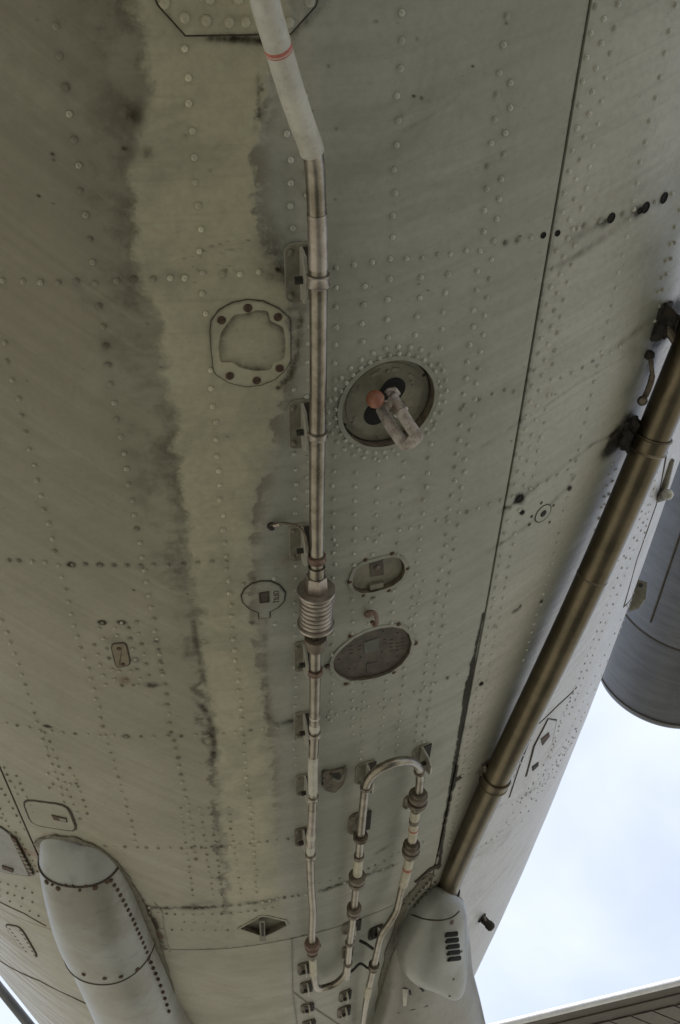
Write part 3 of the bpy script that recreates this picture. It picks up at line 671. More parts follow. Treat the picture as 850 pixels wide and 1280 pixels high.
# ------------------------------------------------------------------ recessed plates
def collar(M, o, name, parent, depth=.012, wid=.008, proud=.0009):
    wid = .0075; m = MB(); out = grow(o, wid); m.ring(o, out, -.004, proud, False)
    n = len(o); k = MB()
    vs = [(*p, proud-.0006) for p in grow(o, .0001)]+[(*p, -depth) for p in grow(o, .0001)]
    m.m = 1; m.add(vs, [(i, (i+1) % n, n+(i+1) % n, n+i) for i in range(n)])
    c = m.build(name, [M_skin, M_wall], parent, M, local=True, ang=30); a_ = c.data.attributes.new('dirt', 'FLOAT', 'POINT'); a_.data.foreach_set('value', [.38]*len(c.data.vertices)); return c
def screw(parent, M, x, y, z, r, mat=M_screw, name='screw', slot=True):
    m = MB(); m.lathe((0, 0, 0), (0, 0, 1), [(-.002, r), (r*.18, r), (r*.30, r*.85), (r*.34, r*.4)], 14)
    if slot: m.box((0, 0, r*.36), (r*1.5, r*.28, r*.12))
    o = m.build(name, mat, parent, M @ Matrix.Translation((x, y, z)) @ Matrix.Rotation(rng.random()*3, 4, 'Z'), local=True); return o
# round control recess with lever
A = air
rec = collar(CIRC_M, disc_o, 'round_recess', A, .018, .004); rec['label'] = 'round recess with greenish plate, slot and lever inside a double ring of rivets'
m = MB(); m.prism(circ(.0765, 56), -.024, -.0145, .001); 
mp_ = m.build('recess_plate', M_plate, rec, CIRC_M, local=True)
m = MB(); m.ring(circ(.0764, 56), circ(.0792, 56), -.020, -.0160); m.build('gasket', M_grime, rec, CIRC_M, local=True)
m = MB(); m.ring(circ(.0655, 56), circ(.0675, 56), -.018, -.0136); m.build('pressed_rim', M_plate, rec, CIRC_M, local=True)
def slot_outline(a, b, r, n=10):
    a, b = Vector(a), Vector(b); d = (b-a).normalized(); q = math.atan2(d.y, d.x); o = []
    for k in range(n+1): t = q-PI/2+PI*k/n; o.append((b.x+r*math.cos(t), b.y+r*math.sin(t)))
    for k in range(n+1): t = q+PI/2+PI*k/n; o.append((a.x+r*math.cos(t), a.y+r*math.sin(t)))
    return o
la = loc(CIRC_M, [(474, 523), (496, 492)])
m = MB(); m.prism(slot_outline(la[0], la[1], .021), -.018, -.0140); m.build('slot_opening', M_black, rec, CIRC_M, local=True)
m = MB(); mid_ = ((la[0][0]+la[1][0])/2, (la[0][1]+la[1][1])/2)
m.lathe((mid_[0], mid_[1], -.016), (0, 0, 1), [(0, .017), (.006, .017), (.010, .013), (.012, .004)], 20); m.build('pivot_hub', M_collar, rec, CIRC_M, local=True)
m = MB(); ht = [above(487, 490, .0), above(498, 510, .035), above(511, 530, .065), above(521, 545, .085)]
m.tube(smooth_path(ht, 6), [.0095]*6+[.0095]*12+[.0088]); hb = [above(477, 512, 0), above(487, 530, .035), above(499, 548, .065), above(507, 556, .075)]
m.tube(smooth_path(hb, 6), .0095)
lv = m.build('lever', M_wrap, rec)
m = MB(); m.tube([above(507, 556, .075), above(514, 553, .083), above(521, 545, .085)], .0095); m.ball(above(521, 545, .085), .0102); m.ball(above(507, 556, .075), .0098); m.build('lever_bar', M_wrap, rec)
m = MB(); m.lathe(above(497, 508, .032), above(511, 530, .065)-above(498, 510, .035), [(0, .0098), (0, .0125), (.012, .0125), (.012, .0098)], 16); m.build('lever_collar', M_bell, rec)
m = MB(); m.tube([above(486, 494, .0), above(480, 496, .012), above(470, 499, .022)], .006); m.build('knob_stem', M_dark, rec)
m = MB(); m.ball(above(469, 499, .030), .0142, 12); m.build('orange_knob', M_orange, rec)
m = MB(); m.tube([above(482, 500, .0), above(486, 488, .018), above(493, 486, .016), above(498, 492, .0)], .0035); m.build('wire_loop', M_wrap, rec)
for k, (x, y, r) in enumerate([(439, 484, .0028), (490, 454, .0032), (534, 474, .0030), (435, 536, .0026), (477, 553, .003), (453, 490, .0035), (447, 528, .003), (506, 470, .0026), (519, 482, .0035), (517, 516, .0030), (479, 468, .003), (489, 469, .0035), (445, 534, .003), (520, 487, .0028)]):
    q = loc(CIRC_M, [(x, y)])[0]; screw(rec, CIRC_M, q[0], q[1], -.0145, r, M_dark if k < 4 else M_plate, 'plate_screw', False)
for k in range(3):
    a = [-.9, -.3, .35][k]; m = MB(); m.prism(rrect(.016, .007, .002, cx=0, cy=0), -.0145, -.0136, .0004)
    m.build('stamped_mark', M_plate, rec, CIRC_M @ Matrix.Rotation(a, 4, 'Z') @ Matrix.Translation((0, .055, 0)), local=True)

# oval cover in its recess
oc = collar(OV_M, ov_o, 'oval_recess', A, .012, .0025); oc['label'] = 'small oval recess with latch plate, above the hook'
m = MB(); m.prism(grow(ov_o, -.0012), -.014, -.0085, .0008); ocp = m.build('latch_cover', M_plate, oc, OV_M, local=True)
m = MB(); m.ring(grow(ov_o, -.0022), ov_o, -.013, -.0095); m.build('gasket', M_grime, oc, OV_M, local=True)
q = loc(OV_M, [(463, 705), (481, 703), (482, 722), (465, 725)]); m = MB(); m.prism(q, -.0085, -.0078, .0004); m.build('latch_pad', M_plate2, oc, OV_M, local=True)
q = loc(OV_M, [(473, 713)])[0]; screw(oc, OV_M, q[0], q[1], -.0080, .006, M_collar, 'latch_button', False)
q = loc(OV_M, [(463, 733), (480, 729), (480, 735), (463, 739)]); m = MB(); m.prism(q, -.010, -.0015, .0006); m.build('hinge_tab', M_plate, oc, OV_M, local=True)
for (x, y) in [(437, 727), (457, 700), (490, 692), (509, 710), (454, 744), (486, 738)]:
    q = loc(OV_M, [(x, y)])[0]; screw(oc, OV_M, q[0], q[1], 0, .0042, M_screw, 'rim_screw', False)

# large dirty oval plate
bc = collar(BG_M, bg_o, 'large_oval_recess', A, .010, .0025); bc['label'] = 'large dark brown oval plate, the lowest of the oval covers'
m = MB(); m.prism(grow(bg_o, -.0012), -.010, -.0055, .0008); bp = m.build('brown_plate', M_plate2, bc, BG_M, local=True)
m = MB(); m.ring(grow(bg_o, -.0026), bg_o, -.009, -.0050); m.build('gasket', M_grime, bc, BG_M, local=True)
M_plate3 = metal('greenish_window_pane', (.055, .060, .045), (.085, .09, .07), .4, 0, 30)
q = loc(BG_M, [(456, 805), (475, 799), (475, 814), (456, 819)]); m = MB(); m.prism(q, -.0055, -.0042, .0008); m.build('square_window', M_plate3, bc, BG_M, local=True)
q = loc(BG_M, [(459, 832), (473, 829), (473, 841), (459, 843)]); m = MB(); m.prism(q, -.0055, -.0042, .0008); m.build('small_square_pad', M_plate2, bc, BG_M, local=True)
# faint stamped lettering in short rows either side of the window
def letters(M, parent, text, px, py, size, rot, mat, z, name='stamped_lettering', depth=.0005):
    c = bpy.data.curves.new('lettering', 'FONT'); c.body = text; c.size = size; c.align_x = 'CENTER'; c.align_y = 'CENTER'; c.extrude = depth; c.resolution_u = 3
    o = bpy.data.objects.new('lettering', c); COL.objects.link(o); dg = bpy.context.evaluated_depsgraph_get()
    me = bpy.data.meshes.new_from_object(o.evaluated_get(dg)); bpy.data.objects.remove(o); bpy.data.curves.remove(c)
    me.materials.clear(); me.materials.append(mat); me.name = name
    q = loc(M, [(px, py)])[0]
    return link(bpy.data.objects.new(name, me), parent, M @ Matrix.Translation((q[0], q[1], z)) @ Matrix.Rotation(rot, 4, 'Z'))
for (x0, x1, ya, dy, n) in ((436, 443, 810, 4.4, 3), (448, 453, 810, 4.2, 2), (480, 485, 802, 4.2, 2), (488, 492, 802, 4.5, 4), (495, 500, 806, 4.2, 3), (502, 507, 800, 4.2, 4)):
    for k in range(n):
        q = loc(BG_M, [((x0+x1)/2, ya+dy*k)])[0]; mq = MB(); mq.prism(rrect(.0085, .0022, .0008, 3, q[0], q[1]), -.0056, -.0049, .0002); mq.build('stamped_mark', M_grime, bc, BG_M, local=True)
for (x, y) in [(424, 826), (434, 809), (480, 791), (498, 793), (497, 822), (452, 824), (478, 817), (438, 838), (486, 838-6)]:
    q = loc(BG_M, [(x, y)])[0]; screw(bc, BG_M, q[0], q[1], -.0056, .0022, M_dark, 'plate_screw', False)
for (x, y) in [(409, 832), (433, 854), (492, 840), (519, 803), (438, 795), (498, 780)]:
    q = loc(BG_M, [(x, y)])[0]; screw(bc, BG_M, q[0], q[1], 0, .0048, M_screw, 'rim_screw', False)

# diamond-shaped drain recess
dc = collar(DI_M, di_o, 'diamond_recess', A, .030, .006); dc['label'] = 'diamond-shaped recess with dark slot near the cross seam'
m = MB(); m.prism(grow(di_o, .001), -.026, -.016); m.build('recess_floor', M_plate, dc, DI_M, local=True)
q = loc(DI_M, [(324, 1150), (331, 1150), (332, 1175), (325, 1175)]); m = MB(); m.prism(q, -.025, .004, .001)
dv = m.build('drain_tongue', M_brk, dc, DI_M, local=True)
q = loc(DI_M, [(326.2, 1152), (329.5, 1152), (330, 1168), (326.7, 1168)]); m = MB(); m.prism(q, .003, .0055); m.build('tongue_slot', M_dark, dc, DI_M, local=True)

# ------------------------------------------------------------------ flat covers
def cover(name, centre, outline, label, mat=M_skin, th_=.0016, ch=.0008, groove=.0016, inset=.006):
    M, t = frame(*centre); o = loc(M, outline); 
    z0 = -.004
    n = len(o); A2 = sum(o[i][0]*o[(i+1) % n][1]-o[(i+1) % n][0]*o[i][1] for i in range(n)); o = o if A2 > 0 else o[::-1]
    lev = [(0, z0, .9), (0, th_-ch, .9), (-ch, th_, .55), (-ch-.0025, th_, .25), (-ch-inset, th_, .04)]
    m = MB(); vs = []; dv = []
    for g_, z, dd in lev: vs += [(x, y, z) for x, y in grow(o, g_)]; dv += [dd]*n
    m.add(vs, [(k*n+i, k*n+(i+1) % n, (k+1)*n+(i+1) % n, (k+1)*n+i) for k in range(len(lev)-1) for i in range(n)]+[tuple(range((len(lev)-1)*n, len(lev)*n))])
    c = m.build(name, mat, A, M, local=True); c['label'] = label
    a_ = c.data.attributes.new('dirt', 'FLOAT', 'POINT'); a_.data.foreach_set('value', dv)
    m = MB(); m.ring(grow(o, -.0003), grow(o, groove), z0, .0013); m.build('gasket', M_grime, c, M, local=True)
    return c, M, o
def rnd(pts, k=5):
    """round the corners of a closed outline"""
    out = []; n = len(pts)
    for i in range(n):
        a, b, c = Vector(pts[i-1]), Vector(pts[i]), Vector(pts[(i+1) % n])
        p, q = b.lerp(a, .25), b.lerp(c, .25)
        for j in range(k): t = j/(k-1); out.append(tuple((1-t)**2*p+2*t*(1-t)*b+t*t*q))
    return out
oct_px = [(262, 410), (268, 393), (283, 381), (300, 375), (318, 374), (336, 378), (351, 386), (361, 398), (363, 415), (363, 447), (357, 462), (344, 475), (326, 482), (305, 483), (285, 477), (269, 466), (266, 450), (263, 430)]
oct_px2 = [(262.5, 414), (264, 400), (274, 387), (290, 378), (309, 374.3), (329, 376), (348, 385), (361, 396.5), (362.8, 402), (363, 425), (363, 450), (357, 461), (344, 473.5), (326, 481), (308, 483), (287, 478), (270, 467.5), (267, 462), (264, 436)]
cv, CM, co = cover('screwed_cover', (313, 428), oct_px2, 'rounded octagonal cover with six rusty screws on the pale stripe', th_=.0026, ch=.0014, groove=.0009)
for (x, y) in [(276.5, 399), (309.5, 384), (347, 395), (287, 468.5), (320.5, 474.5), (349, 459)]:
    q = loc(CM, [(x, y)])[0]; screw(cv, CM, q[0], q[1], .0026, .0063)
inner = [(284, 402), (292, 392), (309, 390), (320, 386), (335, 387), (338, 400), (354, 407), (357, 425), (356, 448), (342, 452), (338, 462), (318, 463), (300, 459), (290, 452), (274, 452), (272, 430), (275, 415)]
M_inn = metal('grey_worn_centre', (.215, .203, .148), (.262, .25, .188), .5, 0, 22)
_pi = rnd(loc(CM, inner), 4); _n = len(_pi); m = MB(); vs = []; dv = []
for k, (f, dd, z) in enumerate([(1.0, .3, .0021), (.985, .85, .00235), (.93, .85, .0024), (.86, .6, .0024), (.72, .3, .0024), (.4, -.05, .0025), (.05, 0, .0025)]):
    cx_ = sum(p[0] for p in _pi)/_n; cy_ = sum(p[1] for p in _pi)/_n
    vs += [(cx_+(x-cx_)*f, cy_+(y-cy_)*f, z+.0004) for x, y in _pi]; dv += [dd]*_n
m.add(vs, [(k*_n+i, k*_n+(i+1) % _n, (k+1)*_n+(i+1) % _n, (k+1)*_n+i) for k in range(6) for i in range(_n)])
cp = m.build('centre_patch', skin_material('worn_centre_paint', .93), cv, CM, local=True)
a_ = cp.data.attributes.new('dirt', 'FLOAT', 'POINT'); a_.data.foreach_set('value', dv)

key = [(337, 764), (337, 771), (324, 772.5), (323, 765), (312, 760), (304, 752), (302, 744), (306, 736), (315, 729), (326, 726), (338, 726), (349, 731), (356, 740), (355, 750), (348, 758)]
kc, KM, ko = cover('keyhole_cover', (330, 748), key, 'round keyhole-shaped cover with square socket and stamped letters', th_=.0022, groove=.0022)
q = loc(KM, [(323.5, 740), (335.5, 738), (336.5, 751), (324.5, 752.5)]); m = MB(); m.ring(grow(q, -.003), grow(q, .0006), .0, .0036); m.build('socket_rim', M_grime, kc, KM, local=True)
m = MB(); m.prism(grow(q, -.0030), -.003, .0025); m.build('socket', M_plate2, kc, KM, local=True)
letters(KM, kc, 'ОПЦ', 344.5, 744.5, .0135, -PI/2, M_grime, .0023)

plug = rnd([(139, 805), (157, 803), (163, 830), (146, 834)], 6)
pc, PM_, po = cover('oval_plug', (151, 818), plug, 'small rusty brown oval plug ringed by stained rivets', mat=metal('rusty_plug_paint', (.150, .115, .075), (.20, .165, .11), .6, 0, 60), th_=.0025, ch=.001, groove=.0020)
for (x, y) in [(149, 809.5), (154, 829)]:
    q = loc(PM_, [(x, y)])[0]; screw(pc, PM_, q[0], q[1], .0022, .0045, M_screw, 'screw')
# top riveted doubler plate
tp, TM, to = cover('riveted_doubler', (296, 14), [(176, -50), (198, 5), (232, 43), (362, 41), (393, 6), (410, -50)], 'octagonal riveted doubler plate at the very top behind the white pipe', th_=.0035, ch=.0015, groove=.0022)
rbig = None
for (x, y) in [(205.5, 3), (230.5, 21.5), (257, 25), (286, 27), (306, 26.5), (361, 27), (262, -2), (297, -2), (386, 1), (330, 26)]:
    q = loc(TM, [(x, y)])[0]; mm = MB(); mm.add([(a*.0062, b*.0062, c*.0062) for a, b, c in rv], rf)
    mm.build('large_rivet', M_skin, tp, TM @ Matrix.Translation((q[0], q[1], .0035)), local=True)
# small round port on the right
sp_px = []
m = MB(); o1 = circ(.020, 30, 0, 0); m.prism(o1, -.003, .0012, .0006); SMc = m.build('round_port', M_skin, A, SM_M, local=True); SMc['label'] = 'small round port with dark centre hole right of the long seam'
m = MB(); m.ring(circ(.0197, 30), circ(.0222, 30), -.003, .0008); m.build('gasket', M_grime, SMc, SM_M, local=True)
m = MB(); m.lathe((0, 0, -.002), (0, 0, 1), [(0, .0080), (.0042, .0078), (.0048, .0062)], 20); m.build('port_hole', M_dark, SMc, SM_M, local=True)
for (x, y) in [(664, 645), (661, 655), (691, 631), (676, 628), (686, 652)]:
    q = loc(SM_M, [(x, y)])[0]; screw(SMc, SM_M, q[0], q[1], 0, .0036, M_plate2, 'rim_screw', False)
for (x, y, r) in HOLE_PX[:-1]:
    Mh, _ = frame(x, y); m = MB(); m.lathe((0, 0, 0), (0, 0, 1), [(-.002, r), (.0012, r), (.0016, r*.88), (.0014, r*.80), (.0003, r*.78)], 20)
    m.build('drain_hole', M_black, A, Mh, local=True)
# left hatches
lh, LM, lo = cover('rectangular_hatch', (62, 1019), rnd([(29, 999), (84, 1006), (97, 1039), (41, 1030)], 4), 'small rectangular hatch with rusty latch above the left fairing', th_=.0022, groove=.0042)
q = loc(LM, [(65, 1017), (84, 1021), (85, 1026), (68, 1023)]); m = MB(); m.prism(q, .001, .0045, .001); m.build('latch', M_screw, lh, LM, local=True)
q = loc(LM, [(74, 1019), (84, 1021), (85, 1025), (76, 1023.5)]); m = MB(); m.prism(grow(q, -.002), .004, .006); m.build('latch_button', M_brk, lh, LM, local=True)
lh2, LM2, lo2 = cover('edge_hatch', (14, 1062), rnd([(-30, 1020), (2, 1033), (16, 1044), (42, 1094), (10, 1090), (-30, 1075)], 4), 'blue-grey hatch with hinge row at the left edge of the picture', mat=M_edge, th_=.003, groove=.0045)
m = MB(); q = loc(LM2, [(15, 1043), (21, 1046), (44, 1092), (38, 1092)]); m.prism(q, .002, .006, .001); m.build('hinge', M_screw, lh2, LM2, local=True)
for k in range(9):
    t_ = k/8; q = loc(LM2, [(20+22*t_, 1050+40*t_)])[0]; screw(lh2, LM2, q[0], q[1], .005, .006, M_brk, 'hinge_knuckle', False)
q = loc(LM2, [(4, 1079), (18, 1084), (18, 1088), (5, 1083)]); m = MB(); m.prism(q, .002, .006, .001); m.build('latch', M_screw, lh2, LM2, local=True)
lv_, LV, lo3 = cover('narrow_vent_plate', (28, 1176), rnd([(6, 1155), (26, 1158), (48, 1197), (30, 1190)], 4), 'narrow rivet-edged plate left of the fairing near the bottom', mat=M_skin, th_=.003, groove=.004)
for k in range(7):
    t_ = k/6
    for (xa, ya, xb, yb) in ((13, 1160, 33, 1188), (26, 1162, 44, 1193)):
        q = loc(LV, [(xa+(xb-xa)*t_, ya+(yb-ya)*t_)])[0]; screw(lv_, LV, q[0], q[1], .002, .005, M_screw, 'small_rivet', False)
# right flank hatch and door seams
rh, RM, ro = cover('flank_hatch', (676, 935), [(684, 898), (694, 900), (688, 928), (681, 946), (657, 969), (667, 931)], 'narrow kite-shaped hatch on the pale flank right of the big pipe', mat=M_skin, th_=.003, groove=.0045)
q = loc(RM, [(674, 922), (684, 914), (685, 918), (676, 930)]); m = MB(); m.prism(q, .002, .006, .001); m.build('latch', M_screw, rh, RM, local=True)
q = loc(RM, [(663, 957), (671, 951), (671, 955), (664, 962)]); m = MB(); m.prism(q, .002, .006, .001); m.build('latch', M_dark, rh, RM, local=True)
def seam_strip(pts, wid, name, label=None, parent=A, n=6, off=.0012, mat=M_grime):
    q = [H(*p)[:2] for p in pts]; P = []
    for a, b in zip(q[:-1], q[1:]):
        for k in range(n): P.append((a[0]+(b[0]-a[0])*k/n, a[1]+(b[1]-a[1])*k/n))
    P.append(q[-1]); Lf, Rt, L2, R2 = [], [], [], []
    for i, (th, Y) in enumerate(P):
        a, b = P[max(0, i-1)], P[min(len(P)-1, i+1)]; d = np.array([(b[0]-a[0])*R0, b[1]-a[1]]); d /= np.linalg.norm(d)+1e-9
        ww = wid*(.7+.6*rng.random())/2
        for sgn, LL, K in ((1, Lf, L2), (-1, Rt, R2)):
            LL.append(SO(th+sgn*-d[1]*ww/R0, Y+sgn*d[0]*ww, off+poff(th, Y))); K.append(SO(th+sgn*-d[1]*ww/R0, Y+sgn*d[0]*ww, off-.006))
    m = MB(); n_ = len(P); vs = Lf+Rt+L2+R2
    fs = [(i, i+1, n_+i+1, n_+i) for i in range(n_-1)]+[(i, i+1, 2*n_+i+1, 2*n_+i) for i in range(n_-1)]+[(n_+i, n_+i+1, 3*n_+i+1, 3*n_+i) for i in range(n_-1)]
    m.add(vs, fs); o = m.build(name, mat, parent, ang=30)
    if label: o['label'] = label
    return o
seam_strip([(836, 546), (820, 629), (795, 700), (779, 758)], .007, 'door_seam', 'long thin door seam on the flank beside the big pipe')
seam_strip([(779, 758), (790, 745), (806, 722)], .005, 'door_seam')
seam_strip([(720, 859), (697, 881), (673, 904)], .006, 'panel_seam', 'short slanting seam on the pale flank')
seam_strip([(661, 925), (647, 962), (636, 996)], .006, 'panel_seam', 'short seam right of the lower pipe clamp')
seam_strip([(190, 1187), (203, 1213), (214, 1246), (226, 1285)], .008, 'flange_edge', None, off=.003, mat=M_brk)
seam_strip([(0, 1201), (50, 1226), (90, 1246), (125, 1262)], .010, 'panel_seam', 'seam crossing the brown flank at the lower left')
seam_strip([(0, 1127), (30, 1141), (58, 1157)], .006, 'panel_seam')
seam_strip([(365, 1173), (366, 1240), (372, 1285)], .0045, 'panel_seam', None, mat=M_brk)
seam_strip([(366, 1240), (395, 1262), (430, 1285)], .0045, 'panel_seam', None, mat=M_brk)
seam_strip([(193, 1128), (203, 1140), (205, 1160), (212, 1190)], .0045, 'panel_seam', None, mat=M_brk)

# ------------------------------------------------------------------ pipes
def pipe(name, pts, r, mat, label, parent=A, n=8, seg=22):
    P = smooth_path([above(*p) for p in pts], n); m = MB(); m.tube(P, r, seg); o = m.build(name, mat, parent, label and None); 
    if label: o['label'] = label
    return o, P
def near(P, px, py):
    """point of a path that shows nearest to a photo pixel, and its direction"""
    best = None
    for i, p in enumerate(P):
        d = np.array(p); z = d @ fw; u, v = (d @ rt2)/z*FPX+425, 640-(d @ up2)/z*FPX; e = (u-px)**2+(v-py)**2
        if best is None or e < best[0]: best = (e, i)
    i = best[1]; a, b = P[max(0, i-1)], P[min(len(P)-1, i+1)]; t = (b-a).normalized(); q = P[i]
    # refine along the segment
    return q, t
def pipe_fine(P, n=6):
    out = []
    for a, b in zip(P[:-1], P[1:]): out += [a.lerp(b, k/n) for k in range(n)]
    return out+[P[-1]]
def fitting(parent, P, px, py, prof, mat, name, seg=22, label=None):
    q, t = near(pipe_fine(P), px, py); m = MB(); m.lathe(q, t, prof, seg); o = m.build(name, mat, parent, ang=30)
    if label: o['label'] = label
    return o
def clampring(parent, P, px, py, r, w_=.010, mat=M_steel, name='clamp'):
    return fitting(parent, P, px, py, [(-w_/2, r*.95), (-w_/2, r*1.24), (-w_/2+.0012, r*1.30), (-w_/4, r*1.17), (w_/4, r*1.17), (w_/2-.0012, r*1.30), (w_/2, r*1.24), (w_/2, r*.95)], mat, name, 28)
lp_pts = [(322, -60, .165), (331, 0, .150), (345, 50, .128), (363, 110, .105), (378, 155, .086), (388, 182, .074), (393, 205, .066), (395, 240, .058), (397, 290, .050), (398, 350, .046), (398, 450, .045), (397, 543, .044), (396, 640, .042), (396, 695, .042), (395, 760, .042), (394, 830, .040), (393, 915, .038), (391, 960, .038), (391, 1000, .038), (388, 1066, .038), (389, 1110, .038), (391, 1140, .038), (390, 1170, .038), (391, 1204, .038), (393, 1224, .038), (397, 1235, .034), (408, 1234, .030), (420, 1229, .030), (431, 1218, .032), (434, 1205, .034)]
p3 = [above(*q) for q in lp_pts]; PL = smooth_path(p3, 8); nP = len(PL)
def rad_at(i):
    u = i/8
    return .0125 if u < 12 else (.0125-.0022*min(1, (u-12)/5))
m = MB(); m.tube(PL, [rad_at(i) for i in range(nP)], 24); lp = m.build('long_thin_pipe', M_steel, A); lp['label'] = 'long thin steel pipe running down the middle of the belly with a bellows'
def sleeve(parent, P, a, b, r, mat, name, label=None, seg=24):
    PF = pipe_fine(P, 5); ia = min(range(len(PF)), key=lambda i: dpx(PF[i], a)); ib = min(range(len(PF)), key=lambda i: dpx(PF[i], b))
    if ia > ib: ia, ib = ib, ia
    if ib-ia < 1: ib = ia+1
    Q = PF[ia:ib+1]; m = MB(); rr = [r*.93]+[r]*(len(Q)) + [r*.93]; Q = [Q[0]]+Q+[Q[-1]+(Q[-1]-Q[-2])*.01]
    Q[0] = Q[1]-(Q[2]-Q[1])*.02
    m.tube(Q, rr, seg); o = m.build(name, mat, parent, ang=50)
    if label: o['label'] = label
    return o
def dpx(p, a):
    d = np.array(p); z = d @ fw; return ((d @ rt2)/z*FPX+425-a[0])**2+(640-(d @ up2)/z*FPX-a[1])**2
sleeve(lp, PL, (322, -60), (387, 190), .0148, M_white, 'white_sleeve', 'white plastic sleeve with faint marks')
sleeve(lp, PL, (346, 56), (348, 60), .01495, M_red, 'red_mark'); sleeve(lp, PL, (349, 62), (349.3, 63), .01495, M_red, 'red_mark')
sleeve(lp, PL, (396, 266), (398, 335), .0132, M_bell, 'tape_wrap')
for (x, y, mt, r_) in [(398, 350, M_bell, .0125), (397, 543, M_bell, .0125), (395, 697, M_rustc, .0125), (393.5, 838, M_rustc, .0115), (392.5, 918, M_bell, .0105), (391, 997, M_bell, .0103), (388, 1069, M_bell, .0103)]:
    clampring(lp, PL, x, y, r_, .017 if y < 400 else (.011 if y < 600 else .013), mt)
fitting(lp, PL, 395, 758, [(-.044, .015), (-.044, .0335), (-.040, .0345), (-.038, .029)]+[z for k in range(7) for z in ((-.036+k*.0105, .0250), (-.0335+k*.0105, .0305), (-.0305+k*.0105, .0312), (-.028+k*.0105, .0305))]+[(.0385, .028), (.040, .034), (.044, .0345), (.046, .016)], M_bell, 'bellows', 32, 'ribbed round bellows between two flanges')
fitting(lp, PL, 396, 728, [(-.016, .0135), (-.016, .0185), (.016, .0205), (.018, .018), (.026, .018)], M_bell, 'hex_nut', 6)
fitting(lp, PL, 395, 802, [(-.014, .0135), (-.013, .0205), (.002, .0215), (.004, .0175), (.018, .0165), (.020, .012)], M_collar, 'lower_coupling', 20, 'dark brown coupling below the bellows')
fitting(lp, PL, 395, 718, [(-.02, .0130), (-.02, .0148), (.006, .0148), (.006, .013)], M_steel, 'end_ferrule', 22)
for (a, b) in [((393, 895), (393, 897)), ((393, 905), (392.7, 912)), ((390, 1040), (390, 1048)), ((389, 1055), (388.5, 1064))]: sleeve(lp, PL, a, b, .0111, M_white, 'pale_band')
sleeve(lp, PL, (392, 945), (391, 990), .01075, M_white, 'pale_sleeve'); sleeve(lp, PL, (390, 1010), (388, 1060), .0106, M_bell, 'pale_sleeve')
sleeve(lp, PL, (390.5, 1197), (391.5, 1218), .0112, M_cream, 'cream_sleeve')
fitting(lp, PL, 390.5, 1181, [(-.02, .012), (-.018, .019), (-.008, .022), (-.004, .015), (.008, .016), (.012, .021), (.026, .019), (.028, .012)], M_rustc, 'rusty_union', 16, 'rust-red union on the thin pipe near the cross seam')
fitting(lp, PL, 391, 1192, [(-.012, .0105), (-.010, .0155), (.010, .0155), (.012, .0105)], M_collar, 'collar', 20)
m = MB(); q1 = above(382, 1180, .035); q2 = above(400, 1182, .035); m.tube([q1, q2], .005, 8); m.build('clamp_bolt', M_rustc, lp)

loop = [(434, 1222, .034), (436, 1190, .038), (439, 1165, .042), (442, 1141, .045), (446, 1101, .045), (449, 1067, .045), (452, 1030, .047), (455, 1000, .048), (457, 985, .050), (461, 974, .054), (470, 964, .060), (482, 957, .066), (496, 952, .068), (510, 951, .062), (519, 954, .054), (524, 962, .048), (525, 975, .045), (522, 1000, .045), (518, 1024, .045), (514, 1060, .045), (508, 1091, .045), (502, 1112, .045), (496, 1137, .045), (487, 1153, .045), (477, 1168, .045), (471, 1191, .045), (464, 1222, .045), (457, 1257, .045), (452, 1300, .045)]
LP3 = smooth_path([above(*q) for q in loop], 8); m = MB(); m.tube(LP3, .0102, 22)
lo_ = m.build('looped_pipe', M_steel, A); lo_['label'] = 'looped steel pipe with hairpin bend and several brown unions'
clampring(lo_, LP3, 456.5, 984, .0105, .006, M_bell, 'collar')
def union(parent, P, x, y, L_=.022, r=.0195, mat=M_collar, name='union_nut'):
    o = fitting(parent, P, x, y, [(-L_, .011), (-L_, r*.72), (-L_*.65, r*.78), (-L_*.6, r), (-L_*.05, r), (0, r*.80), (L_*.25, r*.80), (L_*.3, r*1.05), (L_*.85, r*1.05), (L_, r*.7), (L_, .011)], mat, name, 12); return o
union(lo_, LP3, 522, 998, .026, .0235); union(lo_, LP3, 514.5, 1060, .027, .0225); union(lo_, LP3, 446, 1100, .027, .0215); union(lo_, LP3, 442, 1139, .026, .0195)
clampring(lo_, LP3, 450.5, 1046, .0140, .013, M_collar, 'collar'); clampring(lo_, LP3, 437, 1178, .011, .006, M_bell, 'collar'); clampring(lo_, LP3, 434, 1204, .011, .006, M_bell, 'collar'); clampring(lo_, LP3, 467, 1208, .013, .03, M_collar, 'collar'); clampring(lo_, LP3, 525, 964, .0108, .006, M_bell, 'collar')
sleeve(lo_, LP3, (519.5, 1013), (514.8, 1049), .0120, M_cream, 'cream_sleeve'); sleeve(lo_, LP3, (512, 1072), (504, 1106), .0125, M_cream, 'cream_sleeve'); sleeve(lo_, LP3, (448.3, 1070), (446.8, 1092), .0122, M_cream, 'cream_sleeve')
sleeve(lo_, LP3, (516.9, 1035), (516.5, 1037), .0124, M_red, 'red_mark'); sleeve(lo_, LP3, (509, 1083.5), (508.7, 1086), .0129, M_red, 'red_mark'); sleeve(lo_, LP3, (518.2, 1024), (517.5, 1028), .0130, M_collar, 'band'); sleeve(lo_, LP3, (448.7, 1069), (448.5, 1072), .0128, M_collar, 'band')
sleeve(lo_, LP3, (462, 1232), (459.5, 1245), .0112, M_cream, 'cream_sleeve')
m = MB(); m.tube(smooth_path([above(436, 1217, .02), above(442, 1212, .03), above(449, 1205, .03), (above(454, 1206, .03)), above(459, 1210, .035)], 5), .004, 8); m.build('bonding_wire', M_dark, lo_)
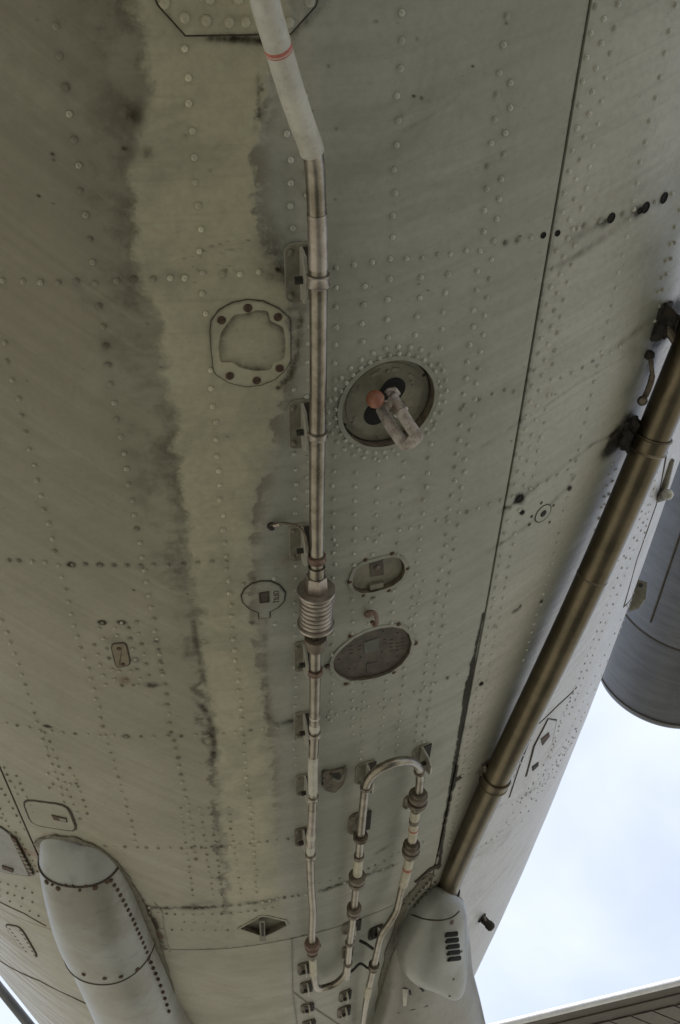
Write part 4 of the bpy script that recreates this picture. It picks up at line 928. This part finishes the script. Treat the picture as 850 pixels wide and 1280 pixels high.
m = MB(); m.tube([above(450, 1176, .01), above(458, 1180, .03), above(466, 1186, .04)], .0045, 8); m.tube([above(466, 1163, .01), above(463, 1172, .03)], .006, 8); m.build('bracket_arm', M_dark, lo_)

# brackets on the skin beside the pipes: base plate > fin, bolts, painted gap shade
def bracket(px_rect, label=None, fin=True, mat=M_brk, h=.040, P=None, finside=1.0, clampxy=None, r=.0125, par=None):
    x0, y0, x1, y1 = px_rect; cx, cy = (x0+x1)/2, (y0+y1)/2; M, t = frame(cx, cy)
    q = loc(M, [(x0, y0), (x1, y0), (x1, y1), (x0, y1)]); xs = [a for a, _ in q]; ysq = [b for _, b in q]; wq, hq = max(xs)-min(xs), max(ysq)-min(ysq)
    wq = abs(q[1][0]-q[0][0]); hq = abs(q[0][1]-q[3][1])
    m = MB(); m.prism(rrect(wq, hq, min(wq, hq)*.32), -.002, .0038, .0012); b = m.build('pipe_bracket', mat, A, M, local=True)
    if label: b['label'] = label
    xf = wq*.10*finside
    if fin:
        m = MB(); m.prism([(-hq*.44, 0), (hq*.44, 0), (hq*.40, h*.7), (hq*.20, h), (-hq*.25, h), (-hq*.40, h*.6)], -.0022, .0022, .0008)
        m.build('fin', M_fin, b, M @ Matrix.Translation((xf, 0, .002)) @ Matrix(((0, 0, 1, 0), (1, 0, 0, 0), (0, 1, 0, 0), (0, 0, 0, 1))), local=True)
        m = MB(); m.box((xf+.0022+(wq*.48-xf)/2, 0, .0045), (max(.004, wq*.48-xf), hq*.86, .003)); m.build('fin_gap_shade', M_dark if hq > .02 else mat, b, M, local=True)  # dark box painted in for the shaded gap beside the fin
        m = MB(); m.lathe((xf-.006, -hq*.02, h*.55), (1, 0, 0), [(-.007, .0055), (.004, .0055), (.004, .0035), (.012, .0035)], 6); m.build('bolt', M_dark, b, M, local=True)
    for (sx, sy) in ((-.30, .36), (-.30, -.36)):
        mm = MB(); mm.add([(a*.0045, c*.0045, d*.0045) for a, c, d in rv], rf); mm.build('rivet', M_brk, b, M @ Matrix.Translation((wq*sx, hq*sy, .0038)), local=True)
    if clampxy is not None and P is not None:
        q_, t_ = near(pipe_fine(P), *clampxy); base = M @ Vector((xf, 0, h*.75)); m = MB(); a = base; d = (q_-a)
        side = t_*.007; nn_ = d.cross(t_).normalized()*.0012; e = q_-d.normalized()*r
        m.add([a-side-nn_, a+side-nn_, e+side-nn_, e-side-nn_, a-side+nn_, a+side+nn_, e+side+nn_, e-side+nn_], [(0, 1, 2, 3), (7, 6, 5, 4), (0, 4, 5, 1), (1, 5, 6, 2), (2, 6, 7, 3), (3, 7, 4, 0)])
        m.build('strap', M_steel, b)
    return b
bracket((355, 303, 390, 378), 'largest bracket beside the thin pipe, near the octagonal cover', P=PL, clampxy=(398, 350))
bracket((360, 499, 389, 560), 'second bracket from the top beside the thin pipe', P=PL, clampxy=(397, 543))
bracket((361, 654, 388, 700), 'bracket with bonding wire above the bellows', P=PL, clampxy=(395, 697))
bracket((367, 801, 388, 838), 'bracket just below the bellows', P=PL, clampxy=(393.5, 838), r=.0115)
bracket((367, 889, 388, 921), 'grimy bracket between the bellows and the hairpin bend', P=PL, clampxy=(392.5, 918), r=.0105)
bracket((369, 967, 389, 993), 'bracket level with the hairpin bend', P=PL, clampxy=(391, 997), r=.0105)
bracket((368, 1034, 386, 1056), 'small grimy bracket below the hairpin level', P=PL, clampxy=(388, 1069), h=.03, r=.0105, mat=M_collar)
bracket((444, 952, 468, 978), 'bracket at the left foot of the hairpin bend', h=.045, finside=.5)
bracket((516, 931, 536, 951), 'bracket at the right top of the hairpin bend', h=.05, finside=-.2)
bracket((505, 993, 520, 1008), None, fin=False, mat=M_collar); bracket((436, 1014, 462, 1040), 'dark stained bracket behind the left leg of the hairpin', fin=True, mat=M_collar, h=.02)
bracket((372, 1203, 388, 1217), None, h=.02, mat=M_collar); bracket((375, 1227, 390, 1240), None, h=.02, mat=M_collar)
bracket((428, 1150, 450, 1165), None, h=.02, mat=M_collar); bracket((428, 1182, 440, 1196), None, h=.02, mat=M_collar)
bracket((424, 1238, 438, 1250), None, h=.02, mat=M_collar); bracket((422, 1258, 437, 1270), None, h=.02, mat=M_collar); bracket((376, 1254, 392, 1264), None, h=.02, mat=M_collar); bracket((378, 1275, 394, 1285), None, h=.02, mat=M_collar)
bracket((461, 1158, 478, 1172), None, h=.02, mat=M_dark)
# open saddle fitting right of the thin pipe
M, t = frame(417, 971); q = loc(M, [(402, 962), (414, 962), (434, 957), (430, 978), (418, 990), (404, 986)])
m = MB(); m.prism(rnd(q, 4), -.002, .005, .0015); sd_ = m.build('saddle_fitting', M_collar, A, M, local=True); sd_['label'] = 'open curved saddle fitting right of the thin pipe, left of the hairpin'
m = MB(); m.tube(smooth_path([above(414, 968, .0), above(416, 973, .03), above(423, 976, .035), above(429, 970, .03), above(431, 958, .0)], 6), [.003]*25, 8); m.build('saddle_lip', M_brk, sd_)
m = MB(); q = loc(M, [(414, 965), (424, 963), (426, 971), (416, 973)]); m.prism(q, .003, .0056); m.build('saddle_opening', M_dark, sd_, M, local=True)
for (x, y) in [(405, 971), (404, 979), (410, 983)]: q = loc(M, [(x, y)])[0]; screw(sd_, M, q[0], q[1], .004, .005, M_collar, 'bolt', False)
# bonding wire to the third bracket
m = MB(); m.tube(smooth_path([above(338, 657, .004), above(352, 654, .012), (above(366, 656, .03)), above(376, 661, .042), above(382, 672, .045), above(385, 690, .045)], 6), .0024, 8)
bw = m.build('bonding_wire', M_collar, A); bw['label'] = 'thin curved wire from a stud to the bracket above the bellows'
Mw, _ = frame(339, 657); m = MB(); m.lathe((0, 0, -.001), (0, 0, 1), [(0, .0075), (.003, .0075), (.004, .005), (.009, .005), (.010, .002)], 12); m.build('stud', M_dark, bw, Mw, local=True)
m = MB(); m.lathe(above(346, 656, .008), above(352, 654, .012)-above(338, 657, .004), [(-.006, .0035), (.006, .0035)], 10); m.build('crimp', M_bell, bw)
# rusty hook between the oval covers
m = MB(); m.tube(smooth_path([above(459, 766, .0), above(461, 766, .020), above(465, 765, .030), above(470, 769, .030), above(471, 778, .026), above(468, 782, .022), above(465, 777, .020)], 6), .0042, 12)
hk = m.build('rusty_hook', M_rustc, A); hk['label'] = 'small rusty hook between the two oval covers'
m = MB(); q, _ = frame(460, 767); m.lathe((0, 0, -.001), (0, 0, 1), [(0, .0085), (.004, .0085), (.006, .006)], 14); m.build('hook_base', M_rustc, hk, q, local=True)

# ------------------------------------------------------------------ big heat-tinted pipe
bp_pts = [(940, 270, .12), (880, 400, .12), (856, 452, .12), (833, 502, .12), (811, 556, .12), (763, 669, .12), (718, 773, .12), (672, 865, .12), (634, 942, .12), (601, 1018, .12), (583, 1052, .12), (567, 1084, .12), (559, 1106, .11), (553, 1122, .09), (548, 1140, .06)]
def byt(px, py, t): return at(px, py, t)
bt = [(940, 270, 1.60), (880, 400, 1.72), (856, 452, 1.78), (833, 502, 1.84), (811, 556, 1.90), (763, 669, 2.00), (718, 773, 2.10), (672, 865, 2.19), (634, 942, 2.34), (601, 1018, 2.54), (584, 1052, 2.66), (567, 1084, 2.79), (559, 1106, 2.90), (554, 1122, 3.0), (550, 1140, 3.1)]
_b = np.array(bt); _k = np.polyfit(_b[:, 1], _b[:, 2], 3); _kx = np.polyfit(_b[:, 1], _b[:, 0], 4)
BP = smooth_path([at(float(np.polyval(_kx, y)), float(y), float(np.polyval(_k, y))) for y in np.linspace(270, 1140, 16)], 8); m = MB(); m.tube(BP, .0345, 40)
big = m.build('big_brown_pipe', M_brass, A); big['label'] = 'large heat-tinted brown pipe running down the right flank into a fairing'
fitting(big, BP, 742, 722, [(-.003, .034), (-.002, .0352), (.002, .0352), (.003, .034)], M_collar, 'weld_bead', 40)
for (x, y) in ((810, 553), (620, 977)):
    q = fitting(big, BP, x, y, [(-.020, .034), (-.020, .0375), (-.017, .0395), (-.014, .0368), (.010, .0368), (.013, .0395), (.016, .0375), (.016, .034)], M_brass, 'pipe_clamp', 40)
def lump(name, px, py, size, label, mat=M_dark, seed=1, to=None):
    M, t = frame(px, py); m = MB(); r = np.random.default_rng(seed)
    for (cx, cy, cz, k) in ((0, 0, size*.30, 1.0),):
        n0 = len(m.v); m.ball((0, 0, 0), 1.0, 16)
        ph = r.random(12)*6.28
        for q in range(n0, len(m.v)):
            v = Vector(m.v[q]); f = 1+.22*math.sin(4*v.x+ph[0]+2*v.y)+.20*math.sin(5*v.y+ph[1])*math.cos(4*v.z+ph[2])+.13*math.sin(11*v.x+ph[3])*math.sin(9*v.y+ph[4])+.09*math.sin(19*v.y+ph[5]+7*v.z)
            m.v[q] = (cx+v.x*f*size*.85*k, cy+v.y*f*size*1.35*k, cz+max(v.z, -.5)*f*size*.75*k)
    m.box((size*.35, size*.1, size*.7), (.008, size*1.5, size*1.1)); m.box((0, size*.2, .003), (size*1.5, size*2.6, .006))
    o = m.build(name, mat, A, M, local=True); o['label'] = label
    if to is not None:
        m = MB(); a = M @ Vector((0, 0, size*.5)); q, tt = near(pipe_fine(BP), *to); m.tube([a, a.lerp(q, .5), q-(q-a).normalized()*.033], .010, 10); m.build('clamp_arm', M_collar, o)
    return o
lump('sooty_bracket', 824, 403, .026, 'sooty black bracket holding the top of the big pipe', seed=3, to=(858, 445))
lump('sooty_bracket', 783, 541, .024, 'black oily bracket at the upper clamp of the big pipe', seed=5, to=(806, 560))
lump('small_clamp_bracket', 604, 960, .018, 'small bracket at the lower clamp of the big pipe', mat=M_collar, seed=8, to=(618, 972))
m = MB(); m.tube(smooth_path([above(813, 442, .004), above(814, 455, .02), above(815, 470, .025), above(811, 485, .03), above(805, 498, .03), above(803, 502, .045)], 6), [.0045]*12+[.006]*19, 10)
lk = m.build('curved_link', M_collar, A); lk['label'] = 'short curved brown link left of the big pipe between its two sooty brackets'
for q in (above(803, 501, .03), above(812, 444, .008)):
    m = MB(); m.ball(q, .010, 8); m.build('link_end', M_dark, lk)

# ------------------------------------------------------------------ fairings
def blobtube(stn, axis_n=None, seg=40, sq=2.0):
    """stations (px, py, half width in px, height m, distance): half buried streamlined body"""
    rings = []; C = [at(s[0], s[1], s[4]) for s in stn]
    for i, s in enumerate(stn):
        t = (C[min(i+1, len(C)-1)]-C[max(i-1, 0)]).normalized()
        th, Y, _ = H(min(s[0], 595-(s[1]-1210)*.2 if s[1] > 1000 and s[0] > 400 else s[0]), min(s[1], 1240)); n = Vector(NRM(th, Y)); n = (n-t*n.dot(t)).normalized(); v = t.cross(n).normalized()
        if v.x < 0: v = -v
        d = Vector(ray(s[0], s[1])); rv_ = s[2]/FPX*s[4]*float(d @ Vector(fw)) if False else s[2]/FPX*s[4]
        ring = []
        for k in range(seg):
            a = 2*PI*k/seg; c, q = math.cos(a), math.sin(a)
            ring.append(C[i]+v*rv_*math.copysign(abs(c)**(2/sq), c)+n*s[3]*math.copysign(abs(q)**(2/sq), q))
        rings.append(ring)
    return rings
def dense(st, n=5):
    a = np.array(st, float); P = smooth_path([Vector(r[:3]) for r in a], n); Q = smooth_path([Vector((r[3], r[4], 0)) for r in a], n)
    return [(p.x, p.y, max(.3, p.z), max(.003, q.x), q.y) for p, q in zip(P, Q)]
# right: long root fairing, then the bulb that swallows the pipe
st = [(528, 1092, 4, .01, 2.88), (527, 1104, 18, .03, 2.93), (528, 1130, 34, .05, 3.06), (532, 1165, 48, .07, 3.24), (532, 1200, 55, .09, 3.45), (530, 1240, 61, .10, 3.72), (530, 1285, 70, .12, 4.05), (528, 1350, 84, .14, 4.6)]
m = MB(); m.loft(blobtube(dense(st), sq=2.6)); rf_ = m.build('root_fairing', M_root, A, ang=60); rf_['label'] = 'long low grey root fairing beneath the bulb at the bottom right'
st = [(554, 1112, 14, .03, 2.92), (553, 1117, 22, .048, 2.92), (551, 1128, 28, .062, 2.93), (547, 1142, 34, .08, 2.97), (542, 1163, 40, .090, 3.05), (541, 1181, 42, .088, 3.12), (546, 1195, 38, .08, 3.18), (555, 1210, 28, .07, 3.25), (562, 1225, 19, .055, 3.31), (567, 1239, 10, .035, 3.36), (568, 1247, 3, .01, 3.38)]
bulb_st = dense(st); m = MB(); m.loft(blobtube(bulb_st, sq=2.25)); bu = m.build('bulb_fairing', M_fair, A, ang=60); bu['label'] = 'pale streamlined bulb with five black slots where the big pipe ends'
m = MB(); q, t_ = near(pipe_fine(BP), 556, 1111); m.lathe(q, t_, [(-.004, .034), (-.004, .0400), (.001, .0415), (.006, .0405), (.02, .044)], 40); m.build('pipe_gasket', M_grime, bu)
def bulb_pt(px, py, lift=0.0):
    """front surface of the bulb under a photo pixel, by walking along the line of sight"""
    from mathutils.bvhtree import BVHTree
    if not hasattr(bulb_pt, 'b'):
        me = bu.data; bulb_pt.b = BVHTree.FromPolygons([bu.matrix_basis @ v.co for v in me.vertices], [tuple(p.vertices) for p in me.polygons])
    d = Vector(ray(px, py)); h = bulb_pt.b.ray_cast(Vector((0, 0, 0)), d)
    return (h[0]+h[1]*(lift if h[1].dot(d) < 0 else -lift), h[1]) if h[0] else (at(px, py, 3.1), Vector((0, 0, -1)))
for k in range(5):
    y = 1168+k*7.6; P = [bulb_pt(556.5+k*.9+j*4.6, y-.5*j+.2, .0006)[0] for j in range(4)]
    m = MB(); m.tube(P, [.0078]*4, 10); m.build('vent_slot', M_black, bu)
P = [bulb_pt(x, y, .0)[0] for x, y in [(507, 1141), (516, 1144), (527, 1148), (540, 1150), (553, 1150), (566, 1146), (574, 1139)]]
m = MB(); m.tube(smooth_path(P, 5), .0024, 8); m.build('seam_line', M_grime, bu)
for (x, y, r) in [(565, 1153, .007), (567, 1224, .004), (562, 1245, .004), (577, 1189, .004)]:
    p_, n_ = bulb_pt(x, y); m = MB(); m.lathe(p_, n_, [(-.003, r), (.002, r), (.003, r*.5)], 12); m.build('bulb_screw', M_collar, bu)
# open step in the root fairing
from mathutils.bvhtree import BVHTree
_rb = BVHTree.FromPolygons([v.co.copy() for v in rf_.data.vertices], [tuple(p.vertices) for p in rf_.data.polygons])
def root_pt(px, py, lift=.0):
    d = Vector(ray(px, py)); h = _rb.ray_cast(Vector((0, 0, 0)), d)
    return h[0]-d*lift if h[0] else at(px, py, 3.4)
m = MB(); q = [root_pt(x, y, .003) for x, y in [(511, 1238), (528, 1234), (531, 1239), (512, 1244)]]; m.add(q+[p+Vector(ray(520, 1240))*.01 for p in q], [(0, 1, 2, 3), (0, 4, 5, 1), (1, 5, 6, 2), (2, 6, 7, 3), (3, 7, 4, 0)]); m.build('slot_opening', M_black, rf_)
m = MB(); q = [root_pt(x, y, .010) for x, y in [(503, 1236), (510, 1237), (508, 1257), (504, 1258)]]; m.add(q+[p+Vector(ray(520, 1240))*.016 for p in q], [(0, 1, 2, 3), (0, 4, 5, 1), (1, 5, 6, 2), (2, 6, 7, 3), (3, 7, 4, 0)]); m.build('slot_lip', M_fin, rf_)
m = MB(); m.tube([root_pt(x, y, .0) for x, y in [(497, 1266), (515, 1262), (535, 1257)]], .002, 6); m.build('seam_line', M_grime, rf_)
# riveted flange between skin and the bulb
fs_ = seam_strip([(509, 1126), (520, 1112), (532, 1100), (541, 1092)], .045, 'riveted_flange', 'riveted flange strip on the skin above the bulb', off=.003, mat=M_flange)
for k in range(7):
    for j in (0, 6):
        Mk, _ = frame(511+k*4.3+j, 1128-k*5.0+j*.6, .003); mm = MB(); mm.add([(a*.0055, c*.0055, d*.0055) for a, c, d in rv], rf); mm.build('flange_rivet', M_collar, fs_, Mk, local=True)
seam_strip([(470, 1285), (476, 1235), (488, 1180), (505, 1132), (528, 1098)], .026, 'riveted_flange', None, off=.004, mat=M_flange)
seam_strip([(520, 1102), (535, 1088), (548, 1080)], .018, 'sealant_bead', None, off=.004)
# probe on the flank
pb = above(603, 1148, .02); m = MB(); nP_ = (above(603, 1148, .10)-above(603, 1148, .0)).normalized(); th, Y, t = H(602, 1147); nv = Vector(NRM(th, Y)); p0 = Vector(S(th, Y))
m.lathe(p0, nv, [(-.01, .022), (.004, .021), (.007, .015), (.028, .014), (.032, .017), (.048, .017), (.055, .010)], 20)
pr = m.build('probe', M_dark, A); pr['label'] = 'short dark probe standing out of the flank at the lower right'
m = MB(); m.tube([p0+nv*.022+Vector((-.012, -.04, .0)), p0+nv*.022+Vector((.012, .04, 0))], .004, 8); m.build('probe_pin', M_brk, pr)
# left fairing in three lengths
st = [(84, 1041, 22, .010), (84, 1044, 36, .028), (87, 1051, 44, .048), (95, 1067, 51, .075), (105, 1091, 55, .10), (115, 1118, 56, .12), (125, 1146, 56, .13), (138, 1174, 55, .135), (152, 1206, 54, .14), (166, 1242, 53, .14)]
st = [(q[0]+5, q[1], q[2]-5, q[3], H(q[0], q[1])[2]+.035) for q in st]; tz = st[-1][4]
st += [(188, 1285, 50, .14, tz+.26), (212, 1360, 56, .15, tz+.78), (234, 1440, 68, .15, tz+1.4)]
D_ = dense(st, 8); ix1 = min(range(len(D_)), key=lambda i: abs(D_[i][1]-1069)); ix2 = min(range(len(D_)), key=lambda i: abs(D_[i][1]-1167))
R_ = blobtube(D_, sq=2.2, seg=56)
def scaled(rings, k): return [[(Vector(p)-sum(r, Vector())/len(r))*k+sum(r, Vector())/len(r) for p in r] for r in rings]
lf = bpy.data.objects.new('left_fairing', None); link(lf, air, Matrix.Translation(at(120, 1156, 2.9))); lf['label'] = 'long pale grey streamlined fairing at the bottom left'; lf.name = 'streamlined_fairing'; MW['streamlined_fairing'] = MW.get('left_fairing')
m = MB(); m.loft(R_[:ix1+1]); m.build('nose_shell', M_fair, lf, ang=60)
m = MB(); m.loft(scaled(R_[ix1:ix2+1], 1.012)); m.build('middle_shell', M_fairb, lf, ang=60)
m = MB(); m.loft(scaled(R_[ix2:], .985)); m.build('rear_shell', M_fairb, lf, ang=60)
from mathutils.bvhtree import BVHTree
allr = R_; seg = len(R_[0]); vv = [Vector(p) for r in R_ for p in r]; ff = [(i*seg+k, i*seg+(k+1) % seg, (i+1)*seg+(k+1) % seg, (i+1)*seg+k) for i in range(len(R_)-1) for k in range(seg)]
LB = BVHTree.FromPolygons(vv, ff)
def lf_pt(px, py, t0=2.9):
    d = Vector(ray(px, py)); h = LB.ray_cast(Vector((0, 0, 0)), d)
    if not h[0]: return at(px, py, t0), Vector((0, 0, -1))
    n = h[1] if h[1].dot(d) < 0 else -h[1]; return h[0]+n*.002, n
def edge_ring(i, k, name):
    r = scaled([R_[i]], k)[0]; m = MB(); m.tube(r+[r[0]], .0030, 6); m.build(name, M_grime, lf)
edge_ring(ix1, 1.012, 'joint_line'); edge_ring(ix2, 1.008, 'joint_line')
def bolt(px, py, r=.006, mat=M_screw):
    p, n = lf_pt(px, py); m = MB(); m.lathe(p, n, [(-.004, r), (.002, r), (.0035, r*.6)], 10); m.build('fairing_bolt', mat, lf)
for (x, y) in [(59, 1102), (73, 1110), (100, 1112), (119, 1109), (134, 1101), (66, 1105), (82, 1106), (91, 1107), (107, 1107)]: bolt(x, y, .0065 if (x in (59, 73, 119, 134)) else .0035)
for (x, y) in [(105, 1217), (131, 1222), (151, 1220), (171, 1211), (185, 1198)]: bolt(x, y, .0062)
edge = [(141, 1100), (149, 1112), (156, 1125), (162, 1137), (168, 1149), (173, 1161), (178, 1172), (183, 1184), (188, 1196), (194, 1210), (200, 1224), (206, 1240), (211, 1256), (216, 1272)]
for k in range(len(edge)-1):
    for j in range(2):
        x = edge[k][0]+(edge[k+1][0]-edge[k][0])*j/2-2.5; y = edge[k][1]+(edge[k+1][1]-edge[k][1])*j/2; bolt(x, y, .0050)
seam_strip([(46, 1056), (52, 1050), (72, 1046), (95, 1048), (118, 1058), (140, 1074), (158, 1096), (174, 1124), (188, 1156), (200, 1190), (211, 1226), (224, 1285)], .018, 'fairing_flange', 'dirty flange round the left fairing', off=.004, mat=M_flange)

# ------------------------------------------------------------------ flank fittings
th, Y, t = H(806, 745); 
m = MB(); a = [at(786, 762, 3.0), at(800, 757, 3.0), at(807, 748, 3.0), at(809, 728, 3.0), at(797, 724, 3.0)]; dn = Vector((.0, .012, 0)); n_ = len(a)
m.add(a+[q+dn for q in a], [tuple(range(n_)), tuple(range(n_, 2*n_))[::-1]]+[(i, n_+i, n_+(i+1) % n_, (i+1) % n_) for i in range(n_)]); tb = m.build('tab_plate', M_brk, A, ang=30); tb['label'] = 'small rounded tab plate sticking out from the flank before the nacelle'
m = MB(); m.lathe(at(801, 731, 2.99), Vector((0, 1, 0)), [(-.002, .007), (.004, .007)], 12); m.build('tab_hole', M_dark, tb)
m = MB(); m.tube([at(838, 575, 2.3), at(831, 605, 2.34), at(825, 622, 2.36)], .010, 10); m.tube([at(822, 622, 2.38), at(834, 618, 2.3)], .013, 12)
pg = m.build('flank_peg', M_brk, A); pg['label'] = 'short peg with a light tip on the flank right of the big pipe'
m = MB(); m.ball(at(834.5, 618, 2.3), .014, 8); m.build('peg_tip', M_fin, pg)

# ------------------------------------------------------------------ unseen wing, added behind the viewpoint to shade ground and belly
for sgn in (-1, 1):
    m = MB(); secs = []
    for (x, y0, c, h) in ((.9, -3.6, 3.9, .26), (4.5, -3.3, 3.2, .20), (9.5, -2.8, 2.2, .12)):
        z = 2.9+.02*x; secs.append([Vector((X0+sgn*x, y0+c*u, z+h*v)) for u, v in ((0, 0), (.03, .5), (.15, .9), (.4, 1), (.75, .55), (1, .06), (1, 0), (.7, -.35), (.35, -.6), (.1, -.5))])
    m.loft(secs); wv = m.build('shade_wing', M_nac, A, ang=40)
# ------------------------------------------------------------------ nacelle
NX_, NZ_, NR = 2.51, 4.29, .5
m = MB(); prof = [(-7, .5), (-2, .5), (0, .5), (1.5, .502), (3.0, .50), (4.2, .5), (4.22, .496), (4.24, .5), (4.9, .497), (4.97, .49), (5.0, .475), (5.01, .44), (4.9, .42), (4.3, .40)]
m.lathe((NX_, 0, NZ_), (0, 1, 0), prof, 96, False); nc = m.build('nacelle', M_nac, A, ang=40); nc['label'] = 'big blue-grey nacelle beyond the right flank'
def ncring(Y, w_=.006, name='nacelle_seam'):
    m = MB(); m.lathe((NX_, Y, NZ_), (0, 1, 0), [(-w_, NR-.004), (-w_, NR+.0015), (w_, NR+.0015), (w_, NR-.004)], 96, False); m.build(name, M_grime, nc)
ncring(4.22); ncring(2.6); ncring(4.93, .004)
for a in (200, 232): 
    m = MB(); q = math.radians(a); m.box((NX_+math.sin(q)*NR, 1.0, NZ_+math.cos(q)*NR), (.012, 6.2, .012)); m.build('nacelle_seam', M_grime, nc)
m = MB(); m.box((0, 0, 0), (.10, .16, .01), Matrix.Translation((NX_-.02, 4.62, NZ_-NR-.001))); m.build('nacelle_plate', M_grime, nc)
m = MB(); m.lathe((NX_, 4.6, NZ_), (0, 1, 0), [(0, .40), (.01, .12), (.25, .02)], 48); m.build('intake_centre', M_dark, nc)

# ------------------------------------------------------------------ wings seen beyond the hull
def slab_wing(a, b, ext, label, z, chord, nm='wing_surface'):
    A_, B_ = Vector(ray(*a)), Vector(ray(*b)); A_ *= z/A_.z; B_ *= z/B_.z; d = (A_-B_).normalized(); A2 = A_+d*ext; B2 = B_-d*ext
    c = Vector((-d.y, d.x, 0)).normalized(); c = c if c.y > 0 else -c
    prof = [(0.0, .0), (-.012, .012), (-.016, .03), (-.010, .034), (.03, .045), (.5, .08), (chord, .07), (chord, .04), (.6, .0), (.12, -.004)]
    def sec(P): return [P+c*x+Vector((0, 0, h)) for x, h in prof]
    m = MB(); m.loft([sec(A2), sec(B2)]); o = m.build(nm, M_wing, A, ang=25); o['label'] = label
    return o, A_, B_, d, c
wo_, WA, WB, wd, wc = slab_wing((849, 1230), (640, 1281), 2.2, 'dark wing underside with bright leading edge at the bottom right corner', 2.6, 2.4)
def wp(s, x, h=0.0): return WB+wd*s+wc*x+Vector((0, 0, h-.006))
Lw = (WA-WB).length
m = MB(); m.loft([[wp(s, x, h+.006) for x, h in [(.012, -.006), (-.018, .0), (-.028, .010), (-.028, .022), (-.018, .036), (.03, .050), (.03, .04), (0, .02)]] for s in (-2.2, Lw+2.2)]); m.build('leading_edge', M_lip, wo_, ang=40)
for i in range(-3, 16):
    for j in range(3):
        s0 = i*.16+j*.10; s1 = s0+.145; x0 = .30+j*.30; x1 = x0+.285
        m = MB(); q = [wp(s0, x0), wp(s1, x0), wp(s1+.10, x1), wp(s0+.10, x1)]; m.add([p-Vector((0, 0, .0)) for p in q]+[p-Vector((0, 0, .006)) for p in q], [(4, 5, 6, 7), (0, 3, 2, 1), (0, 1, 5, 4), (1, 2, 6, 5), (2, 3, 7, 6), (3, 0, 4, 7)])
        m.build('wing_panel', M_wingp, wo_, ang=20)
m = MB(); q = [wp(-2, .13), wp(Lw+2, .13), wp(Lw+2, .142), wp(-2, .142)]; m.add(q+[p-Vector((0, 0, .004)) for p in q], [(4, 5, 6, 7), (0, 1, 5, 4), (2, 3, 7, 6)]); m.build('spar_seam', M_grime, wo_)
m = MB(); m.tube([at(-60, 1158, 7.0), at(0, 1236, 7.0), at(38, 1283, 7.0), at(90, 1345, 7.0)], .030, 14)
wl_ = m.build('wing_edge', M_nac, A); wl_['label'] = 'thin grey wing edge across the bottom left corner'
